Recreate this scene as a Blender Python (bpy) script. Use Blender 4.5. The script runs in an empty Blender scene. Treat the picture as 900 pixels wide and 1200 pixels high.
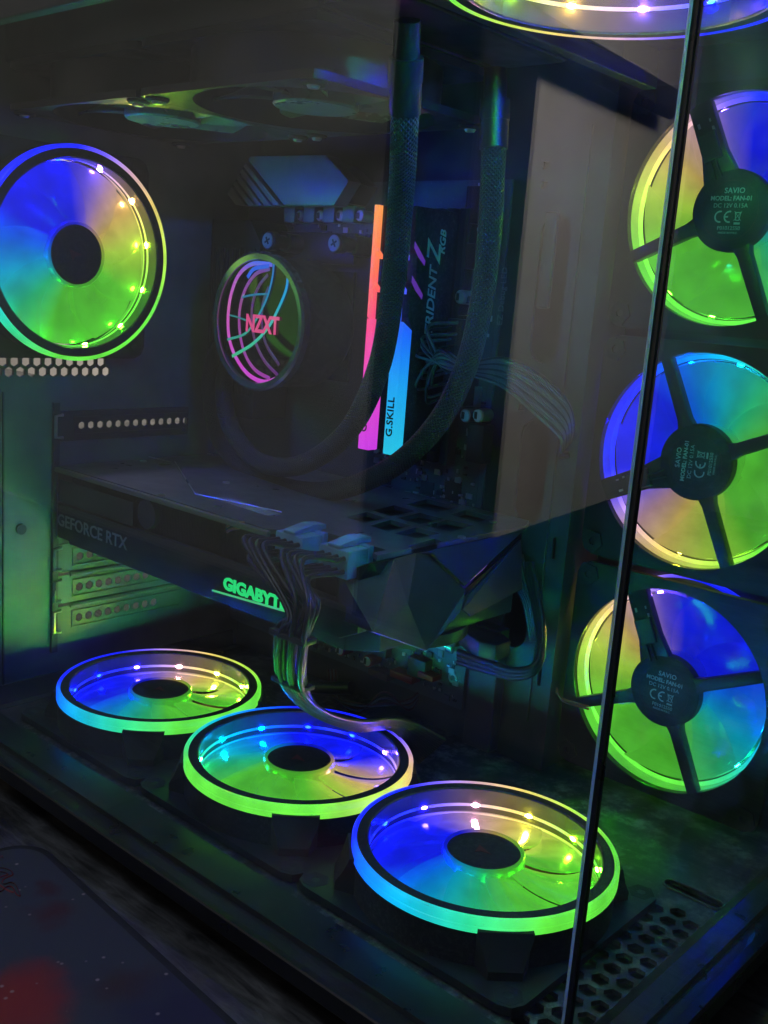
import bpy, bmesh, math, random
from mathutils import Vector, Matrix
random.seed(7)
R = math.radians
PI = math.pi
scene = bpy.context.scene
col = scene.collection

# ------------------------------------------------------------------ camera
CAM = Vector((0.4746, -0.2812, 0.2357)); YAW, PIT, ROL, FPX = -0.71506, -0.20617, 0.07656, 1211.93
fw = Vector((math.sin(YAW)*math.cos(PIT), math.cos(YAW)*math.cos(PIT), math.sin(PIT)))
rt0 = Vector((math.cos(YAW), -math.sin(YAW), 0)); up0 = rt0.cross(fw)
rt = rt0*math.cos(ROL) + up0*math.sin(ROL); up = up0*math.cos(ROL) - rt0*math.sin(ROL)
cd = bpy.data.cameras.new('camera'); co = bpy.data.objects.new('camera', cd); col.objects.link(co)
m = Matrix.Identity(4)
for i in range(3):
    m[i][0], m[i][1], m[i][2], m[i][3] = rt[i], up[i], -fw[i], CAM[i]
co.matrix_world = m
cd.sensor_width = 36; cd.sensor_fit = 'AUTO'; cd.lens = 36*FPX/1200
cd.clip_start = 0.01; cd.clip_end = 50
scene.camera = co
def U(px, py, ax, val):
    """photo pixel (900x1200) -> point on the plane ax = val"""
    v = fw + rt*((px-450)/FPX) + up*((600-py)/FPX)
    i = 'xyz'.index(ax)
    return CAM + v*((val-CAM[i])/v[i])

# ------------------------------------------------------------------ world, added fill lights, exposure
w = bpy.data.worlds.new('World'); scene.world = w; w.use_nodes = True
w.node_tree.nodes['Background'].inputs[0].default_value = (0.5, 0.6, 0.85, 1)
w.node_tree.nodes['Background'].inputs[1].default_value = 0.035
ld = bpy.data.lights.new('wall_fill_light', 'AREA'); ld.shape = 'DISK'; ld.size = 0.3; ld.energy = 9.0; ld.spread = R(85); ld.color = (1, 0.96, 0.90)  # added light for the walls mirrored in the side glass
lo = bpy.data.objects.new('wall_fill_light', ld); col.objects.link(lo)
lo.location = (0.6, -0.74, 0.85)
lo.rotation_euler = (Vector((-0.6, -1.0, 0.3))-lo.location).to_track_quat('-Z', 'Y').to_euler()
ld = bpy.data.lights.new('desk_fill_light', 'AREA'); ld.shape = 'DISK'; ld.size = 0.5; ld.energy = 5.5; ld.color = (0.66, 0.8, 1)  # added fill from above to brighten the desk and mouse pad
lo = bpy.data.objects.new('desk_fill_light', ld); col.objects.link(lo)
lo.location = (-.1, -.75, 1.45); lo.rotation_euler = (Vector((.05, -.1, 0))-lo.location).to_track_quat('-Z', 'Y').to_euler()
ld = bpy.data.lights.new('back_wall_fill_light', 'AREA'); ld.shape = 'DISK'; ld.size = 0.3; ld.energy = 16; ld.spread = R(110); ld.color = (1, 0.95, 0.88)  # added to brighten the back wall behind the rear panel holes
lo = bpy.data.objects.new('back_wall_fill_light', ld); col.objects.link(lo)
lo.location = (-1.7, .45, 1.2); lo.rotation_euler = (Vector((-1.7, 1.2, .2))-lo.location).to_track_quat('-Z', 'Y').to_euler()
scene.view_settings.view_transform = 'Standard'; scene.view_settings.look = 'None'
scene.view_settings.exposure = 0; scene.view_settings.gamma = 1
try: scene.cycles.use_denoising = True
except Exception: pass
scene.cycles.max_bounces = 8; scene.cycles.transparent_max_bounces = 16
scene.cycles.sample_clamp_indirect = 4
scene.cycles.caustics_reflective = False; scene.cycles.caustics_refractive = False

# ------------------------------------------------------------------ materials
MATS = {}
def nodes(name):
    mt = bpy.data.materials.new(name); mt.use_nodes = True
    nt = mt.node_tree
    return mt, nt, nt.nodes, nt.links, nt.nodes['Principled BSDF']
def pmat(name, c, rough=.45, metal=0, vary=.35, scale=60, bump=.15, bscale=900, dust=0, dscale=220, coat=0, spec=.5):
    if name in MATS: return MATS[name]
    mt, nt, N, L, b = nodes(name)
    tc = N.new('ShaderNodeTexCoord')
    geo = N.new('ShaderNodeNewGeometry')
    n1 = N.new('ShaderNodeTexNoise'); n1.inputs['Scale'].default_value = scale; n1.inputs['Detail'].default_value = 6
    L.new(geo.outputs['Position'], n1.inputs['Vector'])
    mr = N.new('ShaderNodeMapRange'); mr.inputs[1].default_value = .25; mr.inputs[2].default_value = .75
    mr.inputs[3].default_value = 1-vary; mr.inputs[4].default_value = 1+vary
    L.new(n1.outputs['Fac'], mr.inputs[0])
    mx = N.new('ShaderNodeMix'); mx.data_type = 'RGBA'; mx.blend_type = 'MULTIPLY'; mx.inputs[0].default_value = 1
    mx.inputs[6].default_value = (*c, 1)
    L.new(mr.outputs[0], mx.inputs[7])
    out = mx.outputs[2]
    if dust:
        n2 = N.new('ShaderNodeTexNoise'); n2.inputs['Scale'].default_value = dscale; n2.inputs['Detail'].default_value = 10; n2.inputs['Roughness'].default_value = .75
        L.new(geo.outputs['Position'], n2.inputs['Vector'])
        n3 = N.new('ShaderNodeTexNoise'); n3.inputs['Scale'].default_value = 24; n3.inputs['Detail'].default_value = 3
        L.new(geo.outputs['Position'], n3.inputs['Vector'])
        r2 = N.new('ShaderNodeMapRange'); r2.inputs[1].default_value = .48; r2.inputs[2].default_value = .70; r2.inputs[3].default_value = 0; r2.inputs[4].default_value = dust
        L.new(n2.outputs['Fac'], r2.inputs[0])
        r3 = N.new('ShaderNodeMapRange'); r3.inputs[1].default_value = .35; r3.inputs[2].default_value = .65; r3.inputs[3].default_value = .15; r3.inputs[4].default_value = 1.4
        L.new(n3.outputs['Fac'], r3.inputs[0])
        mu = N.new('ShaderNodeMath'); mu.operation = 'MULTIPLY'; mu.use_clamp = True
        L.new(r2.outputs[0], mu.inputs[0]); L.new(r3.outputs[0], mu.inputs[1])
        md = N.new('ShaderNodeMix'); md.data_type = 'RGBA'; md.inputs[7].default_value = (.32, .31, .29, 1)
        L.new(mu.outputs[0], md.inputs[0]); L.new(out, md.inputs[6]); out = md.outputs[2]
    L.new(out, b.inputs['Base Color'])
    rr = N.new('ShaderNodeMapRange'); rr.inputs[1].default_value = .3; rr.inputs[2].default_value = .7
    rr.inputs[3].default_value = max(.02, rough*.8); rr.inputs[4].default_value = min(1, rough*1.25)
    L.new(n1.outputs['Fac'], rr.inputs[0]); L.new(rr.outputs[0], b.inputs['Roughness'])
    b.inputs['Metallic'].default_value = metal
    b.inputs['Specular IOR Level'].default_value = spec
    b.inputs['Coat Weight'].default_value = coat; b.inputs['Coat Roughness'].default_value = .05
    if bump:
        nb = N.new('ShaderNodeTexNoise'); nb.inputs['Scale'].default_value = bscale; nb.inputs['Detail'].default_value = 3
        L.new(geo.outputs['Position'], nb.inputs['Vector'])
        bp = N.new('ShaderNodeBump'); bp.inputs['Strength'].default_value = bump; bp.inputs['Distance'].default_value = .0004
        L.new(nb.outputs['Fac'], bp.inputs['Height']); L.new(bp.outputs[0], b.inputs['Normal'])
    MATS[name] = mt
    return mt
def emat(name, c, s=1.0, base=(.02, .02, .02), rough=.3):
    if name in MATS: return MATS[name]
    mt, nt, N, L, b = nodes(name)
    b.inputs['Base Color'].default_value = (*base, 1); b.inputs['Roughness'].default_value = rough
    b.inputs['Emission Color'].default_value = (*c, 1); b.inputs['Emission Strength'].default_value = s
    MATS[name] = mt
    return mt

RAMP = [(-180, (.004, .010, .95)), (-135, (.004, .010, .95)), (-112, (.0, .15, .93)), (-84, (.0, .42, .62)), (-58, (.02, .55, .22)),
        (-30, (.09, .60, .04)), (48, (.11, .60, .035)), (82, (.40, .64, .06)), (110, (.70, .50, .13)), (130, (.52, .30, .36)),
        (150, (.14, .09, .82)), (166, (.004, .010, .95)), (180, (.004, .010, .95))]
def fan_mat(root, rot, kind, gain=1):
    """rainbow light of one fan: its colours run round the fan's own axis"""
    mt, nt, N, L, b = nodes('fan_%s_light' % kind)
    tc = N.new('ShaderNodeTexCoord'); tc.object = root
    mp = N.new('ShaderNodeMapping'); mp.inputs['Rotation'].default_value = (0, 0, -R(rot))
    L.new(tc.outputs['Object'], mp.inputs['Vector'])
    gr = N.new('ShaderNodeTexGradient'); gr.gradient_type = 'RADIAL'
    L.new(mp.outputs[0], gr.inputs['Vector'])
    cr = N.new('ShaderNodeValToRGB'); e = cr.color_ramp.elements
    for k, (a, c) in enumerate(RAMP):
        p = (a+180)/360
        if k == 0: el = e[0]; el.position = p
        elif k == len(RAMP)-1: el = e[len(e)-1]; el.position = 1
        else: el = e.new(p)
        el.color = (*c, 1)
    L.new(gr.outputs['Fac'], cr.inputs[0])
    colr = cr.outputs[0]
    if kind == 'led':
        mx = N.new('ShaderNodeGamma'); mx.inputs[1].default_value = 1.9   # the bare chips are purer in colour than the frosted plastic
        L.new(colr, mx.inputs[0]); colr = mx.outputs[0]
        s = 4300.0*gain
    else:
        s = {'blade': .9, 'ring': 1.7, 'wall': .22, 'strip': 2.2, 'hub': .6, 'back': 1.0}[kind]  # blades, hub and walls glow themselves in place of scattered LED light
    L.new(colr, b.inputs['Emission Color'])
    nz = N.new('ShaderNodeTexNoise'); nz.inputs['Scale'].default_value = 55; nz.inputs['Detail'].default_value = 4
    L.new(tc.outputs['Object'], nz.inputs['Vector'])
    mr = N.new('ShaderNodeMapRange'); mr.inputs[1].default_value = .3; mr.inputs[2].default_value = .7; mr.inputs[3].default_value = s*.78; mr.inputs[4].default_value = s*1.22
    L.new(nz.outputs['Fac'], mr.inputs[0]); L.new(mr.outputs[0], b.inputs['Emission Strength'])
    b.inputs['Base Color'].default_value = (.014, .014, .014, 1) if kind in ('blade', 'hub', 'wall') else (.08, .08, .08, 1)
    b.inputs['Roughness'].default_value = .16 if kind in ('blade', 'wall') else .3
    if kind in ('blade', 'wall'):
        b.inputs['Specular IOR Level'].default_value = .35
    return mt

M = dict(
    case=pmat('black_powder_coat', (.045, .045, .047), .42, vary=.25, bump=.08, bscale=1100),
    floor=pmat('dusty_case_floor', (.024, .024, .026), .48, vary=.4, bump=.25, bscale=1400, dust=.75, dscale=75),
    steel=pmat('grey_steel_sheet', (.17, .175, .17), .42, metal=.2, vary=.25, bump=.2, bscale=1200, scale=35),
    plastic=pmat('black_plastic', (.015, .015, .016), .38, vary=.3, bump=.12),
    matte=pmat('matte_black_plastic', (.009, .009, .010), .62, vary=.35, bump=.2, dust=.12, dscale=420),
    rubber=pmat('black_rubber', (.012, .012, .012), .75, vary=.3),
    gunmetal=pmat('gunmetal_heatsink', (.24, .24, .28), .42, metal=.3, vary=.2, bump=.3, bscale=2200),
    fins=pmat('fin_aluminium', (.05, .05, .052), .5, metal=.5, vary=.3),
    silver=pmat('worn_silver', (.55, .55, .55), .3, metal=.9, vary=.2),
    white=pmat('white_print', (.55, .56, .55), .6, vary=.15, bump=0),
    grey=pmat('grey_print', (.20, .21, .21), .6, vary=.2, bump=0),
    dimgrey=pmat('dim_grey_print', (.085, .09, .09), .5, vary=.2, bump=0),
    red=pmat('red_plastic', (.42, .03, .02), .45, vary=.2, bump=0),
    redprint=pmat('dark_red_print', (.10, .016, .014), .6, vary=.4, bump=0),
    cap=pmat('capacitor_can', (.5, .5, .52), .3, metal=.7, vary=.15, bump=0),
    gold=pmat('brass_pin', (.5, .36, .12), .35, metal=.8, vary=.2, bump=0),
    wire=pmat('black_wire_sleeve', (.010, .010, .011), .42, vary=.3, bump=.1),
    greywire=pmat('grey_wire_sleeve', (.10, .10, .11), .45, vary=.3, bump=.1),
    plug=pmat('grey_blue_plug_plastic', (.13, .27, .36), .4, vary=.25, bump=.1),
    shroud=pmat('graphics_card_shroud', (.020, .022, .026), .42, vary=.2, bump=.2, bscale=1800, spec=.25),
    backplate=pmat('brushed_backplate', (.085, .09, .092), .33, metal=.25, vary=.2, bump=.06, dust=.12, dscale=260),
    gloss=pmat('gloss_black', (.006, .006, .007), .06, vary=.2, bump=0, coat=.5),
    pipe=pmat('orange_wire', (.35, .07, .03), .5, vary=.2, bump=0),
)
def pcb_mat():
    mt, nt, N, L, b = nodes('circuit_board')
    geo = N.new('ShaderNodeNewGeometry')
    mp = N.new('ShaderNodeMapping'); mp.inputs['Scale'].default_value = (420, 1, 420)
    L.new(geo.outputs['Position'], mp.inputs[0])
    v = N.new('ShaderNodeTexVoronoi'); v.distance = 'MANHATTAN'; v.feature = 'F1'; v.inputs['Scale'].default_value = 1
    L.new(mp.outputs[0], v.inputs['Vector'])
    cr = N.new('ShaderNodeValToRGB'); e = cr.color_ramp.elements
    e[0].position = .10; e[0].color = (.22, .225, .21, 1); e[1].position = .17; e[1].color = (.075, .10, .11, 1)
    L.new(v.outputs['Distance'], cr.inputs[0]); L.new(cr.outputs[0], b.inputs['Base Color'])
    b.inputs['Roughness'].default_value = .38
    wv = N.new('ShaderNodeTexBrick'); wv.inputs['Scale'].default_value = 90
    mp2 = N.new('ShaderNodeMapping'); mp2.inputs['Rotation'].default_value = (R(90), 0, 0); L.new(geo.outputs['Position'], mp2.inputs[0])
    L.new(mp2.outputs[0], wv.inputs['Vector'])
    bp = N.new('ShaderNodeBump'); bp.inputs['Strength'].default_value = .3; bp.inputs['Distance'].default_value = .0004
    L.new(wv.outputs['Fac'], bp.inputs['Height']); L.new(bp.outputs[0], b.inputs['Normal'])
    return mt
M['pcb'] = pcb_mat()
def glass_mat(dmax):
    mt, nt, N, L, b = nodes('smoked_glass'); N.remove(b)
    out = N['Material Output']
    tr = N.new('ShaderNodeBsdfTransparent'); tr.inputs[0].default_value = (.955, .96, .955, 1)
    gl = N.new('ShaderNodeBsdfGlossy'); gl.inputs['Roughness'].default_value = .0; gl.inputs[0].default_value = (1, 1, 1, 1)
    fr = N.new('ShaderNodeFresnel'); gb = N.new('ShaderNodeNewGeometry')
    io_ = N.new('ShaderNodeMapRange'); io_.inputs[3].default_value = 1.5; io_.inputs[4].default_value = 1/1.5   # same pane seen from either side
    L.new(gb.outputs['Backfacing'], io_.inputs[0]); L.new(io_.outputs[0], fr.inputs[0])
    m1 = N.new('ShaderNodeMixShader'); L.new(fr.outputs[0], m1.inputs[0]); L.new(tr.outputs[0], m1.inputs[1]); L.new(gl.outputs[0], m1.inputs[2])
    df = N.new('ShaderNodeBsdfDiffuse'); df.inputs[0].default_value = (.6, .6, .6, 1)
    geo = N.new('ShaderNodeNewGeometry')
    n = N.new('ShaderNodeTexNoise'); n.inputs['Scale'].default_value = 16; n.inputs['Detail'].default_value = 9; n.inputs['Roughness'].default_value = .68
    L.new(geo.outputs['Position'], n.inputs['Vector'])
    mr = N.new('ShaderNodeMapRange'); mr.inputs[1].default_value = .45; mr.inputs[2].default_value = .85; mr.inputs[3].default_value = .0; mr.inputs[4].default_value = dmax
    L.new(n.outputs['Fac'], mr.inputs[0])
    m2 = N.new('ShaderNodeMixShader'); L.new(mr.outputs[0], m2.inputs[0]); L.new(m1.outputs[0], m2.inputs[1])
    tl = N.new('ShaderNodeBsdfTranslucent'); tl.inputs[0].default_value = (.7, .7, .7, 1)
    m3 = N.new('ShaderNodeMixShader'); m3.inputs[0].default_value = .6; L.new(df.outputs[0], m3.inputs[1]); L.new(tl.outputs[0], m3.inputs[2]); L.new(m3.outputs[0], m2.inputs[2])
    L.new(m2.outputs[0], out.inputs[0])
    return mt
M['glass'] = glass_mat(.022); M['front_glass'] = glass_mat(.07)
def edge_mat():
    mt, nt, N, L, b = nodes('polished_glass_edge'); N.remove(b)
    tr = N.new('ShaderNodeBsdfTranslucent'); tr.inputs[0].default_value = (.75, .85, .9, 1)
    df = N.new('ShaderNodeBsdfDiffuse'); df.inputs[0].default_value = (.25, .3, .33, 1)
    gl = N.new('ShaderNodeBsdfGlossy'); gl.inputs['Roughness'].default_value = .12; gl.inputs[0].default_value = (.8, .9, 1, 1)
    tp_ = N.new('ShaderNodeBsdfTransparent'); tp_.inputs[0].default_value = (.7, .8, .8, 1)
    cur = tr.outputs[0]
    for sh, f in ((df, .25), (gl, .2), (tp_, .35)):
        mx = N.new('ShaderNodeMixShader'); mx.inputs[0].default_value = f; L.new(cur, mx.inputs[1]); L.new(sh.outputs[0], mx.inputs[2]); cur = mx.outputs[0]
    L.new(cur, N['Material Output'].inputs[0])
    return mt
M['glass_edge'] = edge_mat()
def braid_mat():
    mt, nt, N, L, b = nodes('braided_sleeve')
    uv = N.new('ShaderNodeUVMap')
    hs = []
    for sg in (1, -1):
        mp = N.new('ShaderNodeMapping'); mp.inputs['Rotation'].default_value = (0, 0, sg*R(45)); L.new(uv.outputs[0], mp.inputs[0])
        wv = N.new('ShaderNodeTexWave'); wv.inputs['Scale'].default_value = .95; wv.inputs['Distortion'].default_value = .2; L.new(mp.outputs[0], wv.inputs['Vector']); hs.append(wv)
    mu = N.new('ShaderNodeMath'); mu.operation = 'MAXIMUM'; L.new(hs[0].outputs['Fac'], mu.inputs[0]); L.new(hs[1].outputs['Fac'], mu.inputs[1])
    cr = N.new('ShaderNodeValToRGB'); cr.color_ramp.elements[0].color = (.006, .007, .008, 1); cr.color_ramp.elements[1].color = (.034, .037, .041, 1)
    L.new(mu.outputs[0], cr.inputs[0]); L.new(cr.outputs[0], b.inputs['Base Color'])
    bp = N.new('ShaderNodeBump'); bp.inputs['Strength'].default_value = 1.0; bp.inputs['Distance'].default_value = .0010
    L.new(mu.outputs[0], bp.inputs['Height']); L.new(bp.outputs[0], b.inputs['Normal'])
    b.inputs['Roughness'].default_value = .5
    return mt
M['braid'] = braid_mat()
M['label'] = pmat('label_print', (.42, .44, .43), .6, vary=.1, bump=0)
M['rail'] = pmat('dark_rail_plastic', (.010, .010, .012), .32, vary=.3, bump=.1)
def desk_mat():
    mt, nt, N, L, b = nodes('dark_worn_wood')
    geo = N.new('ShaderNodeNewGeometry')
    mp = N.new('ShaderNodeMapping'); mp.inputs['Rotation'].default_value = (0, 0, R(-72)); mp.inputs['Scale'].default_value = (40, 260, 40)
    L.new(geo.outputs['Position'], mp.inputs[0])
    n = N.new('ShaderNodeTexNoise'); n.inputs['Scale'].default_value = 1; n.inputs['Detail'].default_value = 9; n.inputs['Roughness'].default_value = .7; n.inputs['Distortion'].default_value = .6
    L.new(mp.outputs[0], n.inputs['Vector'])
    n2 = N.new('ShaderNodeTexNoise'); n2.inputs['Scale'].default_value = 22; n2.inputs['Detail'].default_value = 5; L.new(geo.outputs['Position'], n2.inputs['Vector'])
    mu = N.new('ShaderNodeMath'); mu.operation = 'MULTIPLY'; L.new(n.outputs['Fac'], mu.inputs[0]); L.new(n2.outputs['Fac'], mu.inputs[1])
    cr = N.new('ShaderNodeValToRGB'); e = cr.color_ramp.elements
    e[0].position = .15; e[0].color = (.016, .015, .015, 1); e[1].position = .40; e[1].color = (.15, .14, .138, 1)
    L.new(mu.outputs[0], cr.inputs[0]); L.new(cr.outputs[0], b.inputs['Base Color'])
    b.inputs['Roughness'].default_value = .5
    bp = N.new('ShaderNodeBump'); bp.inputs['Strength'].default_value = .5; bp.inputs['Distance'].default_value = .0008
    L.new(n.outputs['Fac'], bp.inputs['Height']); L.new(bp.outputs[0], b.inputs['Normal'])
    return mt
M['desk'] = desk_mat()
def pad_mat():
    """cloth printed with a red nebula and small stars"""
    mt, nt, N, L, b = nodes('printed_cloth')
    geo = N.new('ShaderNodeNewGeometry')
    def dist(p, r0, r1):
        vm = N.new('ShaderNodeVectorMath'); vm.operation = 'DISTANCE'; vm.inputs[1].default_value = p
        nd = N.new('ShaderNodeTexNoise'); nd.inputs['Scale'].default_value = 45; nd.inputs['Detail'].default_value = 5
        L.new(geo.outputs['Position'], nd.inputs['Vector'])
        vs = N.new('ShaderNodeVectorMath'); vs.operation = 'MULTIPLY_ADD'; vs.inputs[1].default_value = (.03, .03, 0)
        L.new(nd.outputs['Color'], vs.inputs[0]); L.new(geo.outputs['Position'], vs.inputs[2])
        L.new(vs.outputs[0], vm.inputs[0])
        mr = N.new('ShaderNodeMapRange'); mr.interpolation_type = 'SMOOTHSTEP'
        mr.inputs[1].default_value = r0; mr.inputs[2].default_value = r1; mr.inputs[3].default_value = 1; mr.inputs[4].default_value = 0
        L.new(vm.outputs['Value'], mr.inputs[0]); return mr.outputs[0]
    off = Vector((.015, .015, 0))
    cur = None
    def blend(fac, c, prev):
        mx = N.new('ShaderNodeMix'); mx.data_type = 'RGBA'; mx.inputs[7].default_value = (*c, 1)
        L.new(fac, mx.inputs[0])
        if isinstance(prev, tuple): mx.inputs[6].default_value = (*prev, 1)
        else: L.new(prev, mx.inputs[6])
        return mx.outputs[2]
    cur = (.042, .043, .052)
    for (px, py, r0, r1, c) in [(25, 1165, .0, .026, (.20, .020, .018)), (-10, 1190, .006, .035, (.24, .022, .018)), (55, 1075, .0, .015, (.06, .018, .018)), (55, 1045, .0, .009, (.05, .018, .018)),
                                (140, 1160, .002, .02, (.045, .024, .026)), (215, 1195, .01, .035, (.024, .02, .048))]:
        p = U(px, py, 'z', -.042) + off
        cur = blend(dist(p, r0, r1), c, cur)
    vo = N.new('ShaderNodeTexVoronoi'); vo.feature = 'F1'; vo.inputs['Scale'].default_value = 120
    L.new(geo.outputs['Position'], vo.inputs['Vector'])
    sp = N.new('ShaderNodeMapRange'); sp.inputs[1].default_value = .05; sp.inputs[2].default_value = .13; sp.inputs[3].default_value = .8; sp.inputs[4].default_value = 0
    L.new(vo.outputs['Distance'], sp.inputs[0])
    cur = blend(sp.outputs[0], (.34, .25, .22), cur)
    L.new(cur, b.inputs['Base Color']); b.inputs['Roughness'].default_value = .85
    nb = N.new('ShaderNodeTexNoise'); nb.inputs['Scale'].default_value = 2600; L.new(geo.outputs['Position'], nb.inputs['Vector'])
    bp = N.new('ShaderNodeBump'); bp.inputs['Strength'].default_value = .5; bp.inputs['Distance'].default_value = .0003
    L.new(nb.outputs['Fac'], bp.inputs['Height']); L.new(bp.outputs[0], b.inputs['Normal'])
    return mt
M['pad'] = pad_mat()
M['wall'] = pmat('beige_wall_paint', (.36, .325, .295), .7, vary=.08, scale=4, bump=.05, bscale=60)

# ------------------------------------------------------------------ mesh helpers
def fin(name, bm, mat, parent=None, loc=None, rot=None, smooth=None):
    if isinstance(bm, bpy.types.Mesh): me = bm
    else:
        bmesh.ops.recalc_face_normals(bm, faces=bm.faces)
        me = bpy.data.meshes.new(name); bm.to_mesh(me); bm.free()
    if mat is not None and not me.materials: me.materials.append(mat)
    if smooth:
        me.shade_smooth()
        me.set_sharp_from_angle(angle=R(smooth))
    o = bpy.data.objects.new(name, me); col.objects.link(o)
    if parent: o.parent = parent
    if loc is not None: o.location = loc
    if rot is not None: o.rotation_euler = rot
    return o
def thing(name, label, cat, loc=(0, 0, 0), group=None):
    o = bpy.data.objects.new(name, None); col.objects.link(o); o.location = loc; o.empty_display_size = .02
    o['label'] = label; o['category'] = cat
    if group: o['group'] = group
    return o
def box(x0, x1, y0, y1, z0, z1, bev=0, bm=None):
    b = bm or bmesh.new()
    r = bmesh.ops.create_cube(b, size=1)
    for v in r['verts']:
        v.co = Vector(((x0+x1)/2+v.co.x*(x1-x0), (y0+y1)/2+v.co.y*(y1-y0), (z0+z1)/2+v.co.z*(z1-z0)))
    if bev:
        ed = list({e for v in r['verts'] for e in v.link_edges})
        bmesh.ops.bevel(b, geom=ed, offset=bev, segments=2, profile=.5, affect='EDGES')
    return b
AX = {'x': lambda a, b, c: Vector((c, a, b)), 'y': lambda a, b, c: Vector((a, c, b)), 'z': lambda a, b, c: Vector((a, b, c))}
def prism(poly, ax, a, b, bm=None, bev=0):
    """poly: 2-D points in the plane across ax ((y,z), (x,z) or (x,y)), from ax=a to ax=b"""
    m_ = bm or bmesh.new(); f = AX[ax]
    lo = [m_.verts.new(f(p[0], p[1], a)) for p in poly]; hi = [m_.verts.new(f(p[0], p[1], b)) for p in poly]
    n = len(poly); fs = [m_.faces.new(lo[::-1]), m_.faces.new(hi)]
    for i in range(n): fs.append(m_.faces.new((lo[i], lo[(i+1) % n], hi[(i+1) % n], hi[i])))
    bmesh.ops.recalc_face_normals(m_, faces=fs)
    if bev:
        bmesh.ops.bevel(m_, geom=list({e for f_ in fs for e in f_.edges}), offset=bev, segments=2, profile=.5, affect='EDGES')
    return m_
def ngon(cx, cy, r, n=6, rot=0, sx=1, sy=1):
    return [(cx+r*sx*math.cos(rot+2*PI*i/n), cy+r*sy*math.sin(rot+2*PI*i/n)) for i in range(n)]
def lathe(prof, n=96, bm=None, closed=True):
    b = bm or bmesh.new(); rings = []
    for i in range(n):
        a = 2*PI*i/n; rings.append([b.verts.new((r*math.cos(a), r*math.sin(a), z)) for r, z in prof])
    k = len(prof)
    for i in range(n):
        A, B = rings[i], rings[(i+1) % n]
        for j in range(k if closed else k-1):
            b.faces.new((A[j], B[j], B[(j+1) % k], A[(j+1) % k]))
    return b
def disc(r, z0, z1, n=48, bm=None):
    b = bm or bmesh.new()
    return prism([(r*math.cos(2*PI*i/n), r*math.sin(2*PI*i/n)) for i in range(n)], 'z', z0, z1, b)
def spline(pts, n=12):
    P = [Vector(p) for p in pts]; P = [P[0]*2-P[1]]+P+[P[-1]*2-P[-2]]; out = []
    for i in range(1, len(P)-2):
        for k in range(n):
            t = k/n; a, b, c, d = P[i-1:i+3]
            out.append(.5*((2*b)+(c-a)*t+(2*a-5*b+4*c-d)*t*t+(3*b-a-3*c+d)*t**3))
    out.append(P[-2]); return out
def tube(path, r, n=12, bm=None, caps=True, flat=1.0):
    b = bm or bmesh.new(); uvl = b.loops.layers.uv.verify()
    path = [Vector(p) for p in path]
    T = [(path[min(i+1, len(path)-1)]-path[max(i-1, 0)]).normalized() for i in range(len(path))]
    nrm = T[0].orthogonal().normalized(); rings = []; ls = [0]
    for i in range(len(path)):
        if i: ls.append(ls[-1]+(path[i]-path[i-1]).length)
        nrm = (nrm-T[i]*nrm.dot(T[i])).normalized(); bi = T[i].cross(nrm)
        rad = r(i/(len(path)-1)) if callable(r) else r
        rings.append([b.verts.new(path[i]+(nrm*math.cos(2*PI*k/n)+bi*math.sin(2*PI*k/n)*flat)*rad) for k in range(n)])
    r_ = r(.5) if callable(r) else r
    for i in range(len(path)-1):
        for k in range(n):
            f = b.faces.new((rings[i][k], rings[i][(k+1) % n], rings[i+1][(k+1) % n], rings[i+1][k]))
            for lp, (u, v) in zip(f.loops, ((k, i), (k+1, i), (k+1, i+1), (k, i+1))):
                lp[uvl].uv = (u/n*8, ls[v]/(2*PI*r_)*8)
    if caps:
        b.faces.new(rings[0][::-1]); b.faces.new(rings[-1])
    return b
def text_mesh(s, size, ext=.0001, align='LEFT', bold=0, shear=0, space=1.0):
    cu = bpy.data.curves.new('lettering', 'FONT'); cu.body = s; cu.size = size; cu.extrude = ext; cu.align_x = align; cu.align_y = 'CENTER'
    cu.offset = bold; cu.shear = shear; cu.space_character = space; cu.resolution_u = 3
    o = bpy.data.objects.new('tmp', cu); col.objects.link(o)
    dg = bpy.context.evaluated_depsgraph_get(); me = bpy.data.meshes.new_from_object(o.evaluated_get(dg))
    bpy.data.objects.remove(o); bpy.data.curves.remove(cu); me.name = 'lettering'; me.materials.clear()
    return me
def text(name, s, size, mat, parent, origin, right, upv, **k):
    me = text_mesh(s, size, **k)
    o = fin(name, me, mat, parent)
    r_ = Vector(right).normalized(); u_ = Vector(upv).normalized(); n_ = r_.cross(u_); mm = Matrix.Identity(4)
    for i in range(3): mm[i][0], mm[i][1], mm[i][2], mm[i][3] = r_[i], u_[i], n_[i], origin[i]
    o.matrix_local = mm
    return o
def cut(bm, cutter):
    """solid minus cutter"""
    obs = []
    for q in (bm, cutter):
        bmesh.ops.recalc_face_normals(q, faces=q.faces)
        me = bpy.data.meshes.new('t'); q.to_mesh(me); q.free(); o = bpy.data.objects.new('t', me); col.objects.link(o); obs.append(o)
    md = obs[0].modifiers.new('b', 'BOOLEAN'); md.operation = 'DIFFERENCE'; md.object = obs[1]; md.solver = 'EXACT'
    dg = bpy.context.evaluated_depsgraph_get(); me = bpy.data.meshes.new_from_object(obs[0].evaluated_get(dg))
    for o in obs:
        mm = o.data; bpy.data.objects.remove(o); bpy.data.meshes.remove(mm)
    return me

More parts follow.
